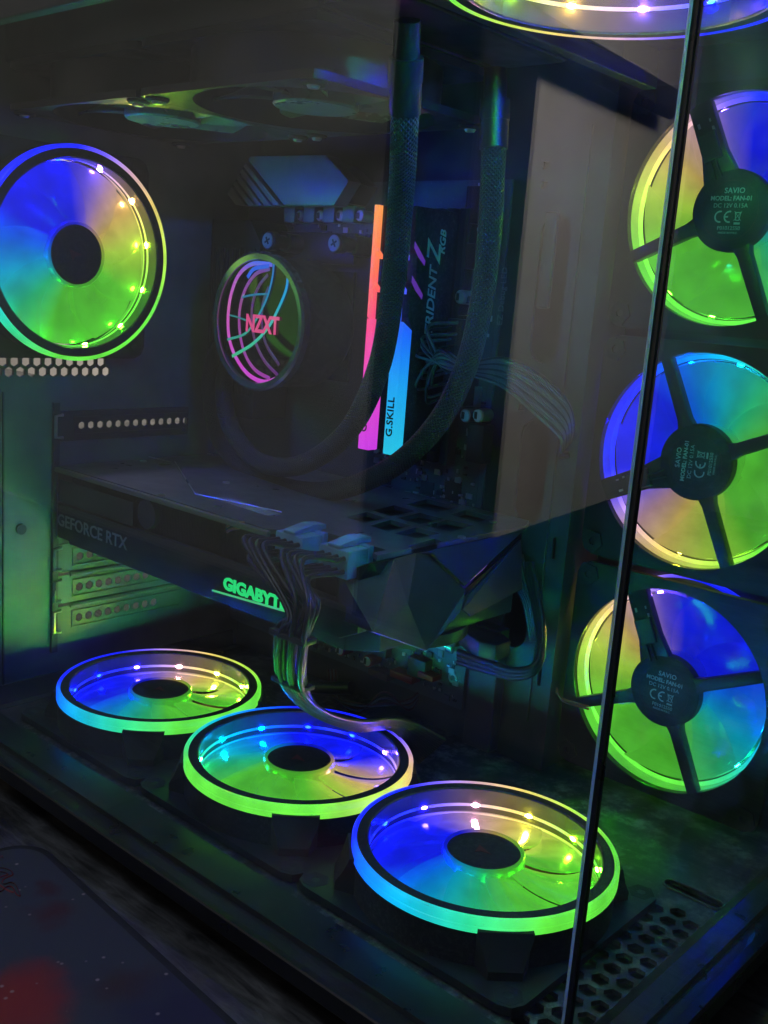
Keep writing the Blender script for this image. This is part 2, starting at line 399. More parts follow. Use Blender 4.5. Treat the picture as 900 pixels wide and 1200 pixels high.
# ------------------------------------------------------------------ setting: desk and the wall that the side glass reflects
DESK = -.045
o = fin('desk_surface', box(-2.5, 1.6, -.42, 1.2, DESK-.03, DESK), M['desk']); o['kind'] = 'structure'
P0 = Vector((-.275, -.845)); dv = Vector((-.155, -.988)).normalized()
q = P0+dv*1.6
o = fin('wall', prism([(P0.x, P0.y), (q.x, q.y), (q.x-.1, q.y), (P0.x-.1, P0.y-.015)], 'z', -.062, 1.6), M['wall']); o['kind'] = 'structure'
wl = o
def onwall(px, py, off):   # the pixel's ray, bounced off the side glass, met with the wall face
    g = U(px, py, 'y', -.0236); d_ = g-CAM; d_.y = -d_.y
    n_ = Vector((-dv.y, dv.x, 0)); 
    if n_.x < 0: n_ = -n_
    t = (Vector((P0.x, P0.y, 0))+n_*off-g).dot(n_)/d_.dot(n_)
    return g+d_*t
ra, rb_ = onwall(628, 38, .03), onwall(775, 116, .03)
o = fin('wall_rail', tube([ra-(rb_-ra)*.2, rb_+(rb_-ra)*.1], .022, 8), M['rubber'], wl)
o = fin('side_wall', prism([(P0.x-.225, P0.y+.01), (P0.x-1.5, P0.y-.3), (-3.4, P0.y+.1), (-3.4, P0.y+.35)], 'z', -.8, 1.6), pmat('grey_wall_paint', (.52, .52, .49), .7, vary=.1, scale=4, bump=.05, bscale=60)); o['kind'] = 'structure'
o = fin('back_wall', box(-2.5, 1.6, 1.2, 1.25, -.8, 1.6), M['wall']); o['kind'] = 'structure'

# ------------------------------------------------------------------ computer case
ZF = -.026; ZT = .372
case = thing('computer_case', 'black glass-sided computer case standing on the dark wooden desk', 'computer case', (.13, .1, DESK))
def cpart(name, bm, mat, parent=None, **k):
    o = fin(name, bm, mat, None, **k)
    o.parent = parent or case
    o.matrix_parent_inverse = (case.matrix_basis if not parent else Matrix.Identity(4)).inverted() if not parent else Matrix.Translation(case.location).inverted() if False else (case.matrix_basis.inverted() if not parent else Matrix.Identity(4))
    return o
# floor with hex vents at the front
hx = bmesh.new(); pitch = .0098
for j in range(5):
    for i in range(14):
        x = .283+j*pitch*.866; y = .020+i*pitch+(j % 2)*pitch/2
        if y < .136: prism(ngon(x, y, .0040, 6, 0), 'z', ZF-.01, ZF+.01, hx)
sl = [(.296+.004*math.cos(a), .152+.004*math.sin(a)) for a in [R(90+20*k) for k in range(10)]]+[(.317+.004*math.cos(a), .152+.004*math.sin(a)) for a in [R(-90+20*k) for k in range(10)]]
prism(sl, 'z', ZF-.01, ZF+.01, hx)
cpart('floor_panel', cut(box(-.085, .3255, -.0, .246, ZF-.002, ZF), hx), M['floor'])
cpart('underfloor_tray', box(-.08, .32, .0, .24, -.0335, -.0315), M['plastic'])
cpart('slot_rim', tube([(*p, ZF+.0004) for p in sl+sl[:1]], .0006, 6), M['case'])
# rails round the floor that hold the glass
cpart('side_rail', prism([(.0045, ZF-.001), (.0045, -.0200), (.0025, -.0178), (-.0165, -.0178), (-.0165, -.0205), (-.0262, -.0205), (-.0268, -.0212), (-.0268, -.0285), (-.0255, -.0300), (.0045, -.0300)], 'x', -.085, .348), M['rail'])
cpart('front_rail', prism([(.3195, ZF-.001), (.3290, -.0178), (.3385, -.0178), (.3385, -.0205), (.348, -.0205), (.349, -.0215), (.349, -.029), (.347, -.0305), (.3195, -.0305)], 'y', .0046, .25), M['rail'])
for fx, fy in ((-.05, .03), (.29, .03), (-.05, .2), (.29, .2)):
    cpart('foot', prism(ngon(fx, fy, .016, 20), 'z', DESK, -.031), M['rubber'])
# rear panel
ht = bmesh.new()
for j in range(3):
    for i in range(16):
        y = -.012+i*.0072+(j % 2)*.0036; z = .1762+j*.0061
        if y < .092 and math.hypot(y-.0515, z-.245) > .0578: prism(ngon(y, z, .0032, 6, PI/6), 'x', -.1, -.06, ht)
for j in range(4):
    for i in range(3):
        if not (i == 0 and j % 2 == 0): prism(ngon(-.010+i*.0072+(j % 2)*.0036, .318+j*.0063, .0034, 6, PI/6), 'x', -.1, -.06, ht)
prism(ngon(.0515, .245, .054, 48), 'x', -.1, -.06, ht)
prism([(.0560, .0108), (.1520, .0108), (.1520, .0695), (.0560, .0695)], 'x', -.1, -.06, ht); prism([(.0560, .1345), (.1520, .1345), (.1520, .1526), (.0560, .1526)], 'x', -.1, -.06, ht)   # expansion slot opening
rear = cpart('rear_panel', cut(box(-.086, -.0838, -.021, .246, -.03, ZT), ht), M['steel'])
cpart('slot_surround', box(-.0838, -.0815, .0515, .0555, .0, .158), M['case'])
s_ = U(24, 620, 'x', -.0838)
cpart('panel_screw', prism(ngon(s_.y, s_.z, .0032, 14), 'x', -.0838, -.0822), M['case'])
cpart('panel_seam', box(-.0838, -.0829, .0195, .0205, -.02, .165), M['case'])
cpart('floor_flange', prism([(-.0838, ZF), (-.0838, ZF+.012), (-.0822, ZF+.012), (-.0806, ZF+.0005), (-.075, ZF+.0005), (-.075, ZF)], 'y', .006, .2), M['case'])
# expansion slot covers, each with a row of hex vents
for k, zc in enumerate((.1435, .0605, .0402, .0199)):
    hh = bmesh.new()
    for i in range(13 if k == 0 else 9):
        yy = .071+i*(.0066 if k == 0 else .0072); prism(ngon(yy, zc, .0025 if k == 0 else .0028, 6, PI/6), 'x', -.1, -.06, hh)
    c_ = cpart('slot_cover', cut(box(-.0834, -.0822, .0555, .1525, zc-.0093, zc+.0093, .0003), hh), M['steel' if k else 'case'])
    c_['label'] = 'steel expansion slot cover with a row of hexagonal vents'
    for nm, bmx, mt in (('vent_frame', prism([(.0655, zc-.0056), (.1500, zc-.0056), (.1500, zc-.0049), (.0662, zc-.0049), (.0662, zc+.0049), (.15, zc+.0049), (.15, zc+.0056), (.0655, zc+.0056)], 'x', -.0822, -.0812), M['steel' if k else 'case']),
                        ('ridge', tube([(-.0820, .064, zc+.0095), (-.0820, .15, zc+.0095)], .0017, 8), M['steel']),
                        ('clip', tube([(-.0815, .0575, zc+.007), (-.081, .0525, zc+.0065), (-.081, .0525, zc-.0065), (-.0815, .0575, zc-.007)], .0011, 8), M['silver'])):
        if nm == 'ridge' and k in (0,): bmx.free(); continue
        d_ = fin(nm, bmx, mt, smooth=40); d_.parent = c_; d_.matrix_parent_inverse = case.matrix_basis.inverted() @ Matrix.Translation(case.location) @ Matrix.Identity(4)
# motherboard tray with cable openings
tc_ = bmesh.new()
def slot(bm, x, z0, z1, wd):
    a = [(x+wd*math.cos(R(18*k)), z1+wd*math.sin(R(18*k))) for k in range(11)]+[(x+wd*math.cos(R(180+18*k)), z0+wd*math.sin(R(180+18*k))) for k in range(11)]
    prism(a, 'y', .19, .23, bm)
slot(tc_, .1585, .215, .275, .0095); slot(tc_, .1590, .125, .165, .0095); slot(tc_, .1585, .05, .09, .0085)
for zz in (.31, .30, .19, .18, .105, .03): prism([(.146, zz-.002), (.150, zz-.002), (.150, zz+.002), (.146, zz+.002)], 'y', .19, .23, tc_)
slot(tc_, .1790, .025, .034, .0012); slot(tc_, .1790, .1, .11, .0012); slot(tc_, .1545, .006, .03, .0012)
cpart('motherboard_tray', cut(box(-.0838, .1870, .2055, .2075, -.026, ZT), tc_), M['case'])
cpart('tray_flange', box(.1850, .1870, .2075, .2415, -.026, ZT), M['case'])
cpart('tray_rib', box(.1735, .1748, .2043, .2055, .0, .33, .0004), M['case'])
cpart('cable_cover', box(.1520, .1600, .2030, .2055, .235, .286, .001), M['case'])
cpart('lower_bracket', box(.136, .1560, .196, .2055, -.024, .052, .001), M['case'])
cpart('fan_bracket', box(.187, .345, .2418, .2440, -.026, ZT), M['case'])
cpart('far_side_panel', box(-.085, .345, .2465, .2485, -.03, ZT), M['case'])
cpart('front_pillar', box(.3330, .3400, .2300, .2418, -.02, ZT), M['case'])
# top
cpart('top_panel', box(-.086, .346, -.024, .2485, ZT, ZT+.004), M['case'])
cpart('top_side_rail', box(-.083, .345, -.0195, -.0125, .3480, ZT, .001), M['case'])
cpart('top_front_rail', box(.3345, .3405, -.0125, .2418, .352, ZT, .001), M['case'])
cpart('top_crossbar', box(.2005, .2080, -.0125, .2055, .3445, .352, .0006), M['case'])
# glass
def pane(name, x0, x1, y0, y1, z0, z1):
    p_ = cpart(name, box(x0, x1, y0, y1, z0, z1), M['front_glass' if name == 'front_glass' else 'glass']); return p_
sg = pane('side_glass', -.086, .3396, -.0236, -.0196, -.0204, .3715); sg['label'] = 'clear tempered glass side pane'
fg = pane('front_glass', .3416, .3438, -.0215, .2460, -.0204, .3715); fg['label'] = 'clear tempered glass front pane'
def sub(o_, parent):
    o_.parent = parent; o_.matrix_parent_inverse = (Matrix.Translation(case.location)).inverted() @ Matrix.Translation(case.location)
    return o_
sub(fin('glass_edge', box(.33965, .3399, -.0236, -.0196, -.0203, .3714), M['glass_edge']), sg)
cpart('corner_seal', box(.3400, .3416, -.0222, -.0196, -.0203, .3714), M['rail'])

# ------------------------------------------------------------------ fans
RB, RO = .0523, .0595
def plate_mesh(ri, half, rc, z0, z1, n=96):
    b = bmesh.new(); V = []
    for i in range(n):
        a = 2*PI*i/n; c, s = math.cos(a), math.sin(a)
        # rounded square radius
        t = half/max(abs(c), abs(s)); x, y = t*c, t*s; k = half-rc
        if abs(x) > k and abs(y) > k:
            dx, dy = abs(x)-k, abs(y)-k
            # intersect the ray with the corner arc
            A_ = 1; B_ = -2*k*(abs(c)+abs(s)); C_ = 2*k*k-rc*rc; D_ = B_*B_-4*C_
            t = (-B_+math.sqrt(max(0, D_)))/2; x, y = t*c, t*s
        V.append([b.verts.new((ri*c, ri*s, z1)), b.verts.new((x, y, z1)), b.verts.new((x, y, z0)), b.verts.new((ri*c, ri*s, z0))])
    for i in range(n):
        A, B = V[i], V[(i+1) % n]
        for j in range(4): b.faces.new((A[j], B[j], B[(j+1) % 4], A[(j+1) % 4]))
    return b
def blade_mesh(r0, r1, width, sweep, z_lead, z_trail, th=.0011, nr=9, na=9, curl=.0012, rise=0):
    b = bmesh.new(); G = [[[], []] for _ in range(nr)]
    for i in range(nr):
        t = i/(nr-1); r = r0+(r1-r0)*t
        for j in range(na):
            s = j/(na-1); a = R(sweep*t**1.2+width*(s-.5)*(1-.06*t))
            zc = z_lead+(z_trail-z_lead)*s+curl*math.sin(PI*s)-.001*t+rise*(1-t)**1.5
            for k in (0, 1): G[i][k].append(b.verts.new((r*math.cos(a), r*math.sin(a), zc-k*th)))
    for i in range(nr-1):
        for j in range(na-1):
            b.faces.new((G[i][0][j], G[i+1][0][j], G[i+1][0][j+1], G[i][0][j+1]))
            b.faces.new((G[i][1][j], G[i][1][j+1], G[i+1][1][j+1], G[i+1][1][j]))
        for j in (0, na-1): b.faces.new((G[i][0][j], G[i][1][j], G[i+1][1][j], G[i+1][0][j]))
    for i in (0, nr-1):
        for j in range(na-1): b.faces.new((G[i][0][j], G[i][0][j+1], G[i][1][j+1], G[i][1][j]))
    bmesh.ops.recalc_face_normals(b, faces=b.faces)
    me = bpy.data.meshes.new('blade'); b.to_mesh(me); b.free(); me.shade_smooth(); me.set_sharp_from_angle(angle=R(50)); return me
def meshof(bm, sm=40):
    bmesh.ops.recalc_face_normals(bm, faces=bm.faces)
    me = bpy.data.meshes.new('shape'); bm.to_mesh(me); bm.free(); me.shade_smooth(); me.set_sharp_from_angle(angle=R(sm)); return me
FM = {}
FM['frame'] = meshof(lathe([(.0526, .0002), (.0570, .0002), (.0572, -.0002), (.0572, -.0066), (.0586, -.0068), (.0586, -.0212), (.0556, -.0212), (.0556, -.0135), (.0535, -.0125), (.0526, -.0006)], 128))
FM['back'] = meshof(plate_mesh(.0553, .0600, .008, -.025, -.0213))
FM['ring'] = meshof(lathe([(.05735, -.0064), (.05735, .0004), (.0580, .0008), (.0590, .0005), (.0595, -.0004), (.0595, -.0030), (.0591, -.0033), (.0595, -.0036), (.0595, -.0060), (.0590, -.0064)], 128))
FM['wall'] = meshof(lathe([(.0524, -.0006), (.0524, -.0122), (.0519, -.0122), (.0519, -.0006)], 128))
FM['backwall'] = meshof(lathe([(.0553, -.0132), (.0553, -.0212), (.0550, -.0212), (.0548, -.0132)], 128))
FM['strip'] = meshof(lathe([(.0519, -.0079), (.0519, -.0093), (.0515, -.0093), (.0515, -.0079)], 128))
FM['backstrip'] = meshof(lathe([(.0524, -.0136), (.0546, -.0142), (.0546, -.0146), (.0524, -.0140)], 128))
FM['hub'] = meshof(lathe([(.0166, -.0030), (.0180, -.0031), (.0187, -.0040), (.0190, -.0180), (.0166, -.0180)], 64))
FM['cap'] = meshof(disc(.0166, -.0120, -.0040, 64))
FM['blade'] = blade_mesh(.0187, .0510, 46, 22, -.0118, -.0154, curl=.0012, rise=.0062)
def led_mesh():
    b = bmesh.new(); bmesh.ops.create_uvsphere(b, u_segments=10, v_segments=6, radius=1)
    for v in b.verts: v.co = Vector((v.co.x*.0006, v.co.y*.0017, v.co.z*.0008))
    return meshof(b)
FM['led'] = led_mesh()
FM['motor'] = meshof(lathe([(0.0001, -.0252), (.0185, -.0252), (.0196, -.0244), (.0196, -.019), (.0001, -.019)], 64, closed=False))
FM['spoke'] = meshof(prism([(.0165, -.0050), (.0230, -.0034), (.0560, -.0030), (.0560, .0030), (.0230, .0034), (.0165, .0050)], 'z', -.0249, -.0195, bev=.0005))
FM['wide'] = meshof(prism([(.0160, -.0095), (.0300, -.0062), (.0560, -.0058), (.0560, .0058), (.0300, .0062), (.0160, .0085)], 'z', -.0248, -.0195, bev=.0005))
def tab_mesh():
    b = prism([(.0568, -.0213), (.0568, -.0040), (.0606, -.0040), (.0610, -.0056), (.0632, -.0120), (.0660, -.0175), (.0660, -.0213)], 'y', -.0112, .0112)
    for v in b.verts:
        if v.co.x > .062: v.co.y *= .80 if v.co.x < .065 else .62
    return meshof(b, 25)
FM['tab'] = tab_mesh()
FM['pad'] = meshof(cut_holes) if False else None
def hexpad():
    b = bmesh.new(); n = 6
    for (ra, rb, za, zb) in ((.0062, .0022, -.0262, -.0212),):
        o_ = [b.verts.new((*p, za)) for p in ngon(0, 0, ra, 6, .2)]; i_ = [b.verts.new((*p, za)) for p in ngon(0, 0, rb, 6, .2)]
        o2 = [b.verts.new((*p, zb)) for p in ngon(0, 0, ra, 6, .2)]; i2 = [b.verts.new((*p, zb)) for p in ngon(0, 0, rb, 6, .2)]
        for k in range(n):
            l = (k+1) % n
            b.faces.new((o_[k], o_[l], i_[l], i_[k])); b.faces.new((o_[k], o2[k], o2[l], o_[l])); b.faces.new((i_[k], i_[l], i2[l], i2[k])); b.faces.new((o2[k], i2[k], i2[l], o2[l]))
    return meshof(b, 30)
FM['pad'] = hexpad()
FM['logo'] = meshof(prism([(-.0045, .0028), (.0042, .0002), (-.0010, -.0012), (-.0022, -.0038)], 'z', -.0040, -.0038))
def place(nm, key, mat, root, rz=0, loc=None):
    me = FM[key]
    o_ = bpy.data.objects.new(nm, me); col.objects.link(o_); o_.parent = root; o_.rotation_euler = (0, 0, rz)
    if loc: o_.location = loc
    if not me.materials: me.materials.append(mat)
    o_.material_slots[0].link = 'OBJECT'; o_.material_slots[0].material = mat
    return o_
def led_fan(label, loc, rot, hue, back=False, turn=0, tabs=True, gain=1):
    root = thing('case_fan', label, 'fan', loc, 'rainbow lit case fans'); root.rotation_euler = rot
    ml = {k: fan_mat(root, hue, k, gain) for k in ('blade', 'ring', 'wall', 'strip', 'hub', 'led', 'back')}
    place('frame', 'frame', M['matte'], root); place('back_plate', 'back', M['plastic'], root)
    place('light_ring', 'ring', ml['ring'], root)
    dw = place('diffuser_wall', 'wall', ml['wall'], root); place('diffuser_wall', 'backwall', ml['back'], root)
    place('light_strip', 'strip', ml['strip'], root); place('light_strip', 'backstrip', ml['strip'], root)
    for k in range(12):
        a = 2*PI*(k+.35)/12; place('led', 'led', ml['led'], root, a, (.0513*math.cos(a), .0513*math.sin(a), -.0086))
    hb = place('hub', 'hub', ml['hub'], root); cp = place('hub_cap', 'cap', M['matte'], root); place('logo', 'logo', M['redprint'], cp)
    for k in range(9): place('blade', 'blade', ml['blade'], root, 2*PI*k/9+.2)
    t0 = R(turn)
    place('spoke', 'wide', M['plastic'], root, t0)
    for k in (1, 2, 3): place('spoke', 'spoke', M['plastic'], root, t0+k*PI/2)
    mo = place('motor_cover', 'motor', M['matte'], root)
    for k in range(4):
        a = PI/4+k*PI/2
        if tabs: place('mount_tab', 'tab', M['rubber'], root, a)
        place('corner_pad', 'pad', M['rubber'], root, 0, (.0525*math.copysign(1, math.cos(a)), .0525*math.copysign(1, math.sin(a)), 0))
    if back:
        # wire connector lying in the wide spoke, and the printed label (mirrored frame: seen from behind)
        A = Matrix.Rotation(t0, 4, 'Z')
        cn = fin('wire_clip', box(.026, .040, -.0052, .0045, -.0270, -.0248, .0006), M['plastic'], root); cn.matrix_local = A
        for yy in (-.002, .0008): w_ = fin('wire', tube(spline([(.027, yy, -.0262), (.022, yy, -.0258), (.017, yy*1.3, -.0252)], 4), .0007, 6), M['wire'], root, smooth=60); w_.matrix_local = A
        for xx, yy, sz in ((.045, -.003, .0012), (.041, .0035, .0011), (.0455, .003, .0008)):
            g_ = fin('contact', box(xx-sz, xx+sz, yy-sz*.5, yy+sz*.5, -.0253, -.0247), M['silver'], root); g_.matrix_local = A
        rt_ = fin('label_ring', lathe([(.0140, -.02525), (.0142, -.02525), (.0142, -.02535), (.0140, -.02535)], 64), M['redprint'], mo)
        la = R(turn-65)   # the print turns with the fan; seen from behind local x runs to the left
        rv = Vector((-math.cos(la), -math.sin(la), 0)); uv_ = Vector((-math.sin(la), math.cos(la), 0)); 
        def lab(s, sz, dx, dy, **k):
            p_ = rv*dx+uv_*dy+Vector((0, 0, -.02535))
            return text('lettering', s, sz, M['label'], mo, p_, rv, uv_, ext=.00008, align='CENTER', **k)
        M_ = None; lab('SAVIO', .0036, .0012, .0092, bold=.00006, space=1.05)
        lab('MODEL: FAN-01', .0030, 0, .0056, bold=.00008)
        lab('DC 12V 0.15A', .0029, 0, .0022)
        lab('P01012550', .0026, .0005, -.0084); lab('MADE IN P.R.C.', .0015, .0005, -.0106)
        def arc(cx, cy, r, a0, a1, wd):
            b = bmesh.new(); pr = []
            for k in range(13):
                a = R(a0+(a1-a0)*k/12); pr.append([b.verts.new(rv*(cx+q_*math.cos(a))+uv_*(cy+q_*math.sin(a))+Vector((0, 0, -.02542))) for q_ in (r-wd, r)])
            for k in range(12): b.faces.new((pr[k][0], pr[k+1][0], pr[k+1][1], pr[k][1]))
            return b
        for cx in (-.0046, .0002):
            fin('conformity_mark', arc(cx, -.0030, .0029, 75, 285, .0008), M['label'], mo)
        def bar(x0, y0, x1, y1, wd):
            d_ = Vector((x1-x0, y1-y0)).normalized(); n_ = Vector((-d_.y, d_.x))*wd/2; b = bmesh.new()
            b.faces.new([b.verts.new(rv*p[0]+uv_*p[1]+Vector((0, 0, -.02542))) for p in ((x0+n_.x, y0+n_.y), (x1+n_.x, y1+n_.y), (x1-n_.x, y1-n_.y), (x0-n_.x, y0-n_.y))]); return b
        fin('conformity_mark', bar(-.0027, -.0030, -.0004, -.0030, .0008), M['label'], mo)
        for bb in ((.0030, -.0010, .0036, -.0046, .0004), (.0058, -.0010, .0052, -.0046, .0004), (.0028, -.0010, .0061, -.0010, .0005), (.0035, -.0046, .0053, -.0046, .0004), (.0026, -.0048, .0062, -.0004, .0003), (.0062, -.0048, .0026, -.0004, .0003), (.0028, -.0061, .0060, -.0061, .0010)):
            fin('bin_symbol', bar(*bb), M['label'], mo)
    return root
FY = .0751; SB = .1198
led_fan('rainbow fan on the case floor beside the rear slot covers', (0, FY, 0), (0, 0, 0), 2, turn=25)
led_fan('rainbow fan on the case floor, middle of its row, under the trailing wire ribbon', (SB, FY, 0), (0, 0, 0), -85, turn=25)
led_fan('rainbow fan on the case floor right behind the glass corner', (2*SB, FY, 0), (0, 0, 0), 0, turn=25)
# rear: local x->world y, y->z, z->x
rr_ = Matrix(((0, 0, 1), (1, 0, 0), (0, 1, 0))).to_euler()
led_fan('rainbow fan on the rear panel above the hexagon vents', (-.0557, .0515, .2450), rr_, -75, turn=25, tabs=False)
# side: local x->-x, y->z, z->y  (back towards the glass)
rs_ = Matrix(((-1, 0, 0), (0, 0, 1), (0, 1, 0))).to_euler()
XS, YS, Z1, SS = .2493, .2415, .0404, .12396
led_fan('lowest of three upright fans showing spokes and printed hub label', (XS, YS, Z1), rs_, -75, back=True, turn=65, tabs=False)
led_fan('upright fan with its hub label turned sideways, between two others', (XS, YS, Z1+SS), rs_, -180, back=True, turn=-25, tabs=False)
led_fan('topmost of three upright fans showing spokes and printed hub label', (XS, YS, Z1+2*SS), rs_, -75, back=True, turn=65, tabs=False)
rtop = Matrix(((1, 0, 0), (0, -1, 0), (0, 0, -1))).to_euler()
led_fan('rainbow fan hanging under the case top near the glass corner', (.277, .0443, .3400), rtop, 109, turn=20, tabs=False, gain=3.2)
# two unlit fans under the radiator
FM['dframe'] = meshof(plate_mesh(.0575, .0598, .006, -.0035, 0)); FM['dback'] = meshof(plate_mesh(.0575, .0598, .006, -.025, -.0215))
FM['dduct'] = meshof(lathe([(.0575, -.0035), (.0590, -.0035), (.0590, -.0215), (.0575, -.0215)], 96))
FM['dhub'] = meshof(lathe([(.0001, -.0012), (.0195, -.0014), (.0205, -.0024), (.0205, -.022), (.0001, -.022)], 64, closed=False))
FM['dblade'] = blade_mesh(.0202, .0562, 44, 26, -.0035, -.0200, th=.0014)
FM['dpad'] = meshof(lathe([(.0001, .0016), (.0048, .0016), (.0056, .0008), (.0056, -.0006), (.0001, -.0006)], 24, closed=False))
FM['dscrew'] = meshof(lathe([(.0001, .0030), (.0022, .0028), (.0028, .0018), (.0028, .0008), (.0001, .0008)], 16, closed=False))
dk = pmat('smoke_grey_fan_plastic', (.17, .175, .175), .3, vary=.2, bump=.05)
for xc, nm in ((-.0210, 'unlit grey fan under the radiator, over the rear fan'), (.0990, 'unlit grey fan under the radiator, beside the hose ends')):
    root = thing('radiator_fan', nm, 'fan', (xc, .0798, .3180), 'unlit fans under the radiator'); root.rotation_euler = rtop
    place('frame', 'dframe', M['plastic'], root); place('frame', 'dback', M['plastic'], root); place('duct', 'dduct', M['plastic'], root); place('hub', 'dhub', dk, root)
    for k in range(7): place('blade', 'dblade', dk, root, 2*PI*k/7)
    for sx in (-1, 1):
        for sy in (-1, 1):
            pd = place('corner_pad', 'dpad', M['rubber'], root, 0, (sx*.0525, sy*.0525, 0)); place('screw', 'dscrew', M['silver'], pd)

# ------------------------------------------------------------------ liquid cooler
PC = Vector((-.0099, .145, .2140)); PR = .042
lc = thing('liquid_cooler', 'round liquid cooler pump with glowing mirror face, two braided hoses and radiator', 'cooler', (PC.x, .197, PC.z))
Lm = Matrix.Translation(lc.location).inverted()
def lp(name, bm, mat, parent=None, smooth=35):
    o = fin(name, bm, mat, smooth=smooth); o.parent = parent or lc
    o.matrix_parent_inverse = Lm if not parent else Matrix.Identity(4)
    return o
def ydisc(prof, n=96, closed=True):   # lathe about the y axis through the pump centre; prof (r, y)
    b = lathe([(r, -(y)) for r, y in prof], n, closed=closed)
    for v in b.verts: v.co = Vector((PC.x+v.co.x, -v.co.z, PC.z+v.co.y))
    return b
pump = lp('pump_body', ydisc([(.0001, .1475), (.0385, .1475), (.0400, .149), (.0400, .186), (.034, .1955), (.0001, .1955)], closed=False), M['matte'])
lp('bezel_ring', ydisc([(.0366, .1462), (.0372, .1446), (.0405, .1440), (.0420, .1452), (.0420, .1500), (.0366, .1500)]), pmat('dark_chrome_bezel', (.42, .43, .44), .16, metal=.9, vary=.1, bump=0), pump)
mir = pmat('dark_mirror', (.06, .063, .066), .05, metal=1.0, vary=.05, bump=0)
face = lp('mirror_face', ydisc([(.0001, .1462), (.0368, .1462), (.0368, .1474), (.0001, .1474)], closed=False), mir, pump)
def pz(zx, zy, y=.1457):   # zoomed photo crop -> point on the pump face
    return U(230+zx*.2, 270+zy*.2, 'y', y)
def grad_mat(name, axis, z0, z1, stops, s):
    mt, nt, N, L, b = nodes(name)
    g = N.new('ShaderNodeNewGeometry'); sp = N.new('ShaderNodeSeparateXYZ'); L.new(g.outputs['Position'], sp.inputs[0])
    mr = N.new('ShaderNodeMapRange'); mr.inputs[1].default_value = z0; mr.inputs[2].default_value = z1; L.new(sp.outputs[axis], mr.inputs[0])
    cr = N.new('ShaderNodeValToRGB'); e = cr.color_ramp.elements
    for k, (p, c) in enumerate(stops):
        el = e[0] if k == 0 else e[len(e)-1] if k == len(stops)-1 else e.new(p)
        el.position = p; el.color = (*c, 1)
    L.new(mr.outputs[0], cr.inputs[0]); L.new(cr.outputs[0], b.inputs['Emission Color']); b.inputs['Emission Strength'].default_value = s
    b.inputs['Base Color'].default_value = (.1, .1, .1, 1)
    return mt
zt_, zb_ = .250, .178
mag = [grad_mat('magenta_arc_and_reflection', 2, zb_, zt_, [(0, (.75, .05, .72)), (.6, (.75, .10, .52)), (.9, (.45, .06, .55)), (1, (.05, .15, .9))], s) for s in (.85, .42, .13, .06)]  # dimmer copies draw the arc's mirror reflections as glowing lines
cyn = [grad_mat('green_blue_light_line', 2, .19, zt_, [(0, (.05, .65, .25)), (.35, (.04, .60, .42)), (.65, (.0, .42, .75)), (1, (.02, .25, .95))], s) for s in (.8, .5, .3)]
arcs = [([(445, 200), (330, 196), (250, 260), (203, 380), (186, 520), (197, 650), (242, 762), (310, 848), (400, 888), (490, 862)], .0017, mag[0]),
        ([(430, 225), (350, 255), (285, 350), (253, 480), (258, 620), (292, 740), (350, 822), (430, 868)], .0015, mag[1]),
        ([(420, 260), (365, 330), (330, 430), (326, 540), (345, 650), (400, 765), (478, 850)], .0014, mag[2]),
        ([(425, 330), (390, 430), (385, 550), (410, 670), (485, 790)], .0014, mag[3]),
        ([(538, 262), (525, 350), (480, 460), (420, 570), (330, 665), (210, 738)], .0013, cyn[0]),
        ([(455, 188), (445, 280), (412, 400), (352, 520), (285, 605), (182, 640)], .0010, cyn[1]),
        ([(268, 392), (330, 378), (415, 372)], .0008, cyn[2]), ([(195, 496), (240, 508), (300, 530)], .0007, cyn[2]),
        ([(300, 275), (340, 225), (425, 208)], .0016, emat('blue_light_line', (.02, .12, .95), .8))]
for k, (pts, rad, mt) in enumerate(arcs):
    y0_ = .1460-.00012*k; tb = tube(spline([pz(*p, y=y0_) for p in pts], 8), rad*.8, 8)
    for v in tb.verts: v.co.y = y0_+(v.co.y-y0_)*.22
    lp('light_line', tb, mt, face, smooth=60)
tp = pz(290, 545, .1452); tq = pz(482, 545, .1452)
o = text('logo', 'NZXT', .0146, emat('pink_lettering', (.85, .07, .28), .85), None, Vector((tp.x, .1451, tp.z)), (1, 0, 0), (0, 0, 1), ext=.0002, bold=.0004, space=.97)
o.scale = ((tq.x-tp.x)/max(1e-6, o.dimensions.x),)*1 + (1, 1) if False else (1, 1, 1)
wd_ = max(v.co.x for v in o.data.vertices)-min(v.co.x for v in o.data.vertices)
for v in o.data.vertices: v.co.x *= (tq.x-tp.x)/wd_
o.parent = face
# thumb screws of the mounting bracket
for px, py in ((314, 282), (392, 285)):
    s0 = U(px, py, 'y', .163)
    b = lathe([(.0001, 0), (.0050, 0), (.0058, -.0010), (.0058, -.006), (.0044, -.0065), (.0044, -.014), (.006, -.0145), (.006, -.030), (.0001, -.030)], 24, closed=False)
    for v in b.verts: v.co = Vector((s0.x+v.co.x, s0.y-v.co.z, s0.z+v.co.y))
    ts = lp('thumb_screw', b, M['plastic'])
    b = disc(.0047, 0, .0006, 24)
    for v in b.verts: v.co = Vector((s0.x+v.co.x, s0.y-v.co.z, s0.z+v.co.y))
    hd = lp('screw_head', b, M['gunmetal'], ts)
    for a in (.5, .5+PI/2):
        b = box(-.0024, .0024, -.0005, .0005, .0006, .0009)
        b.transform(Matrix.Rotation(a, 4, 'Z'))
        for v in b.verts: v.co = Vector((s0.x+v.co.x, s0.y-v.co.z, s0.z+v.co.y))
        lp('drive_slot', b, M['rubber'], ts)
sA = U(314, 282, 'y', .175); sB_ = U(392, 285, 'y', .175)
lp('bracket', box(sA.x-.004, sB_.x+.004, .1885, .1915, sA.z-.012, sA.z+.007, .0008), M['plastic'])
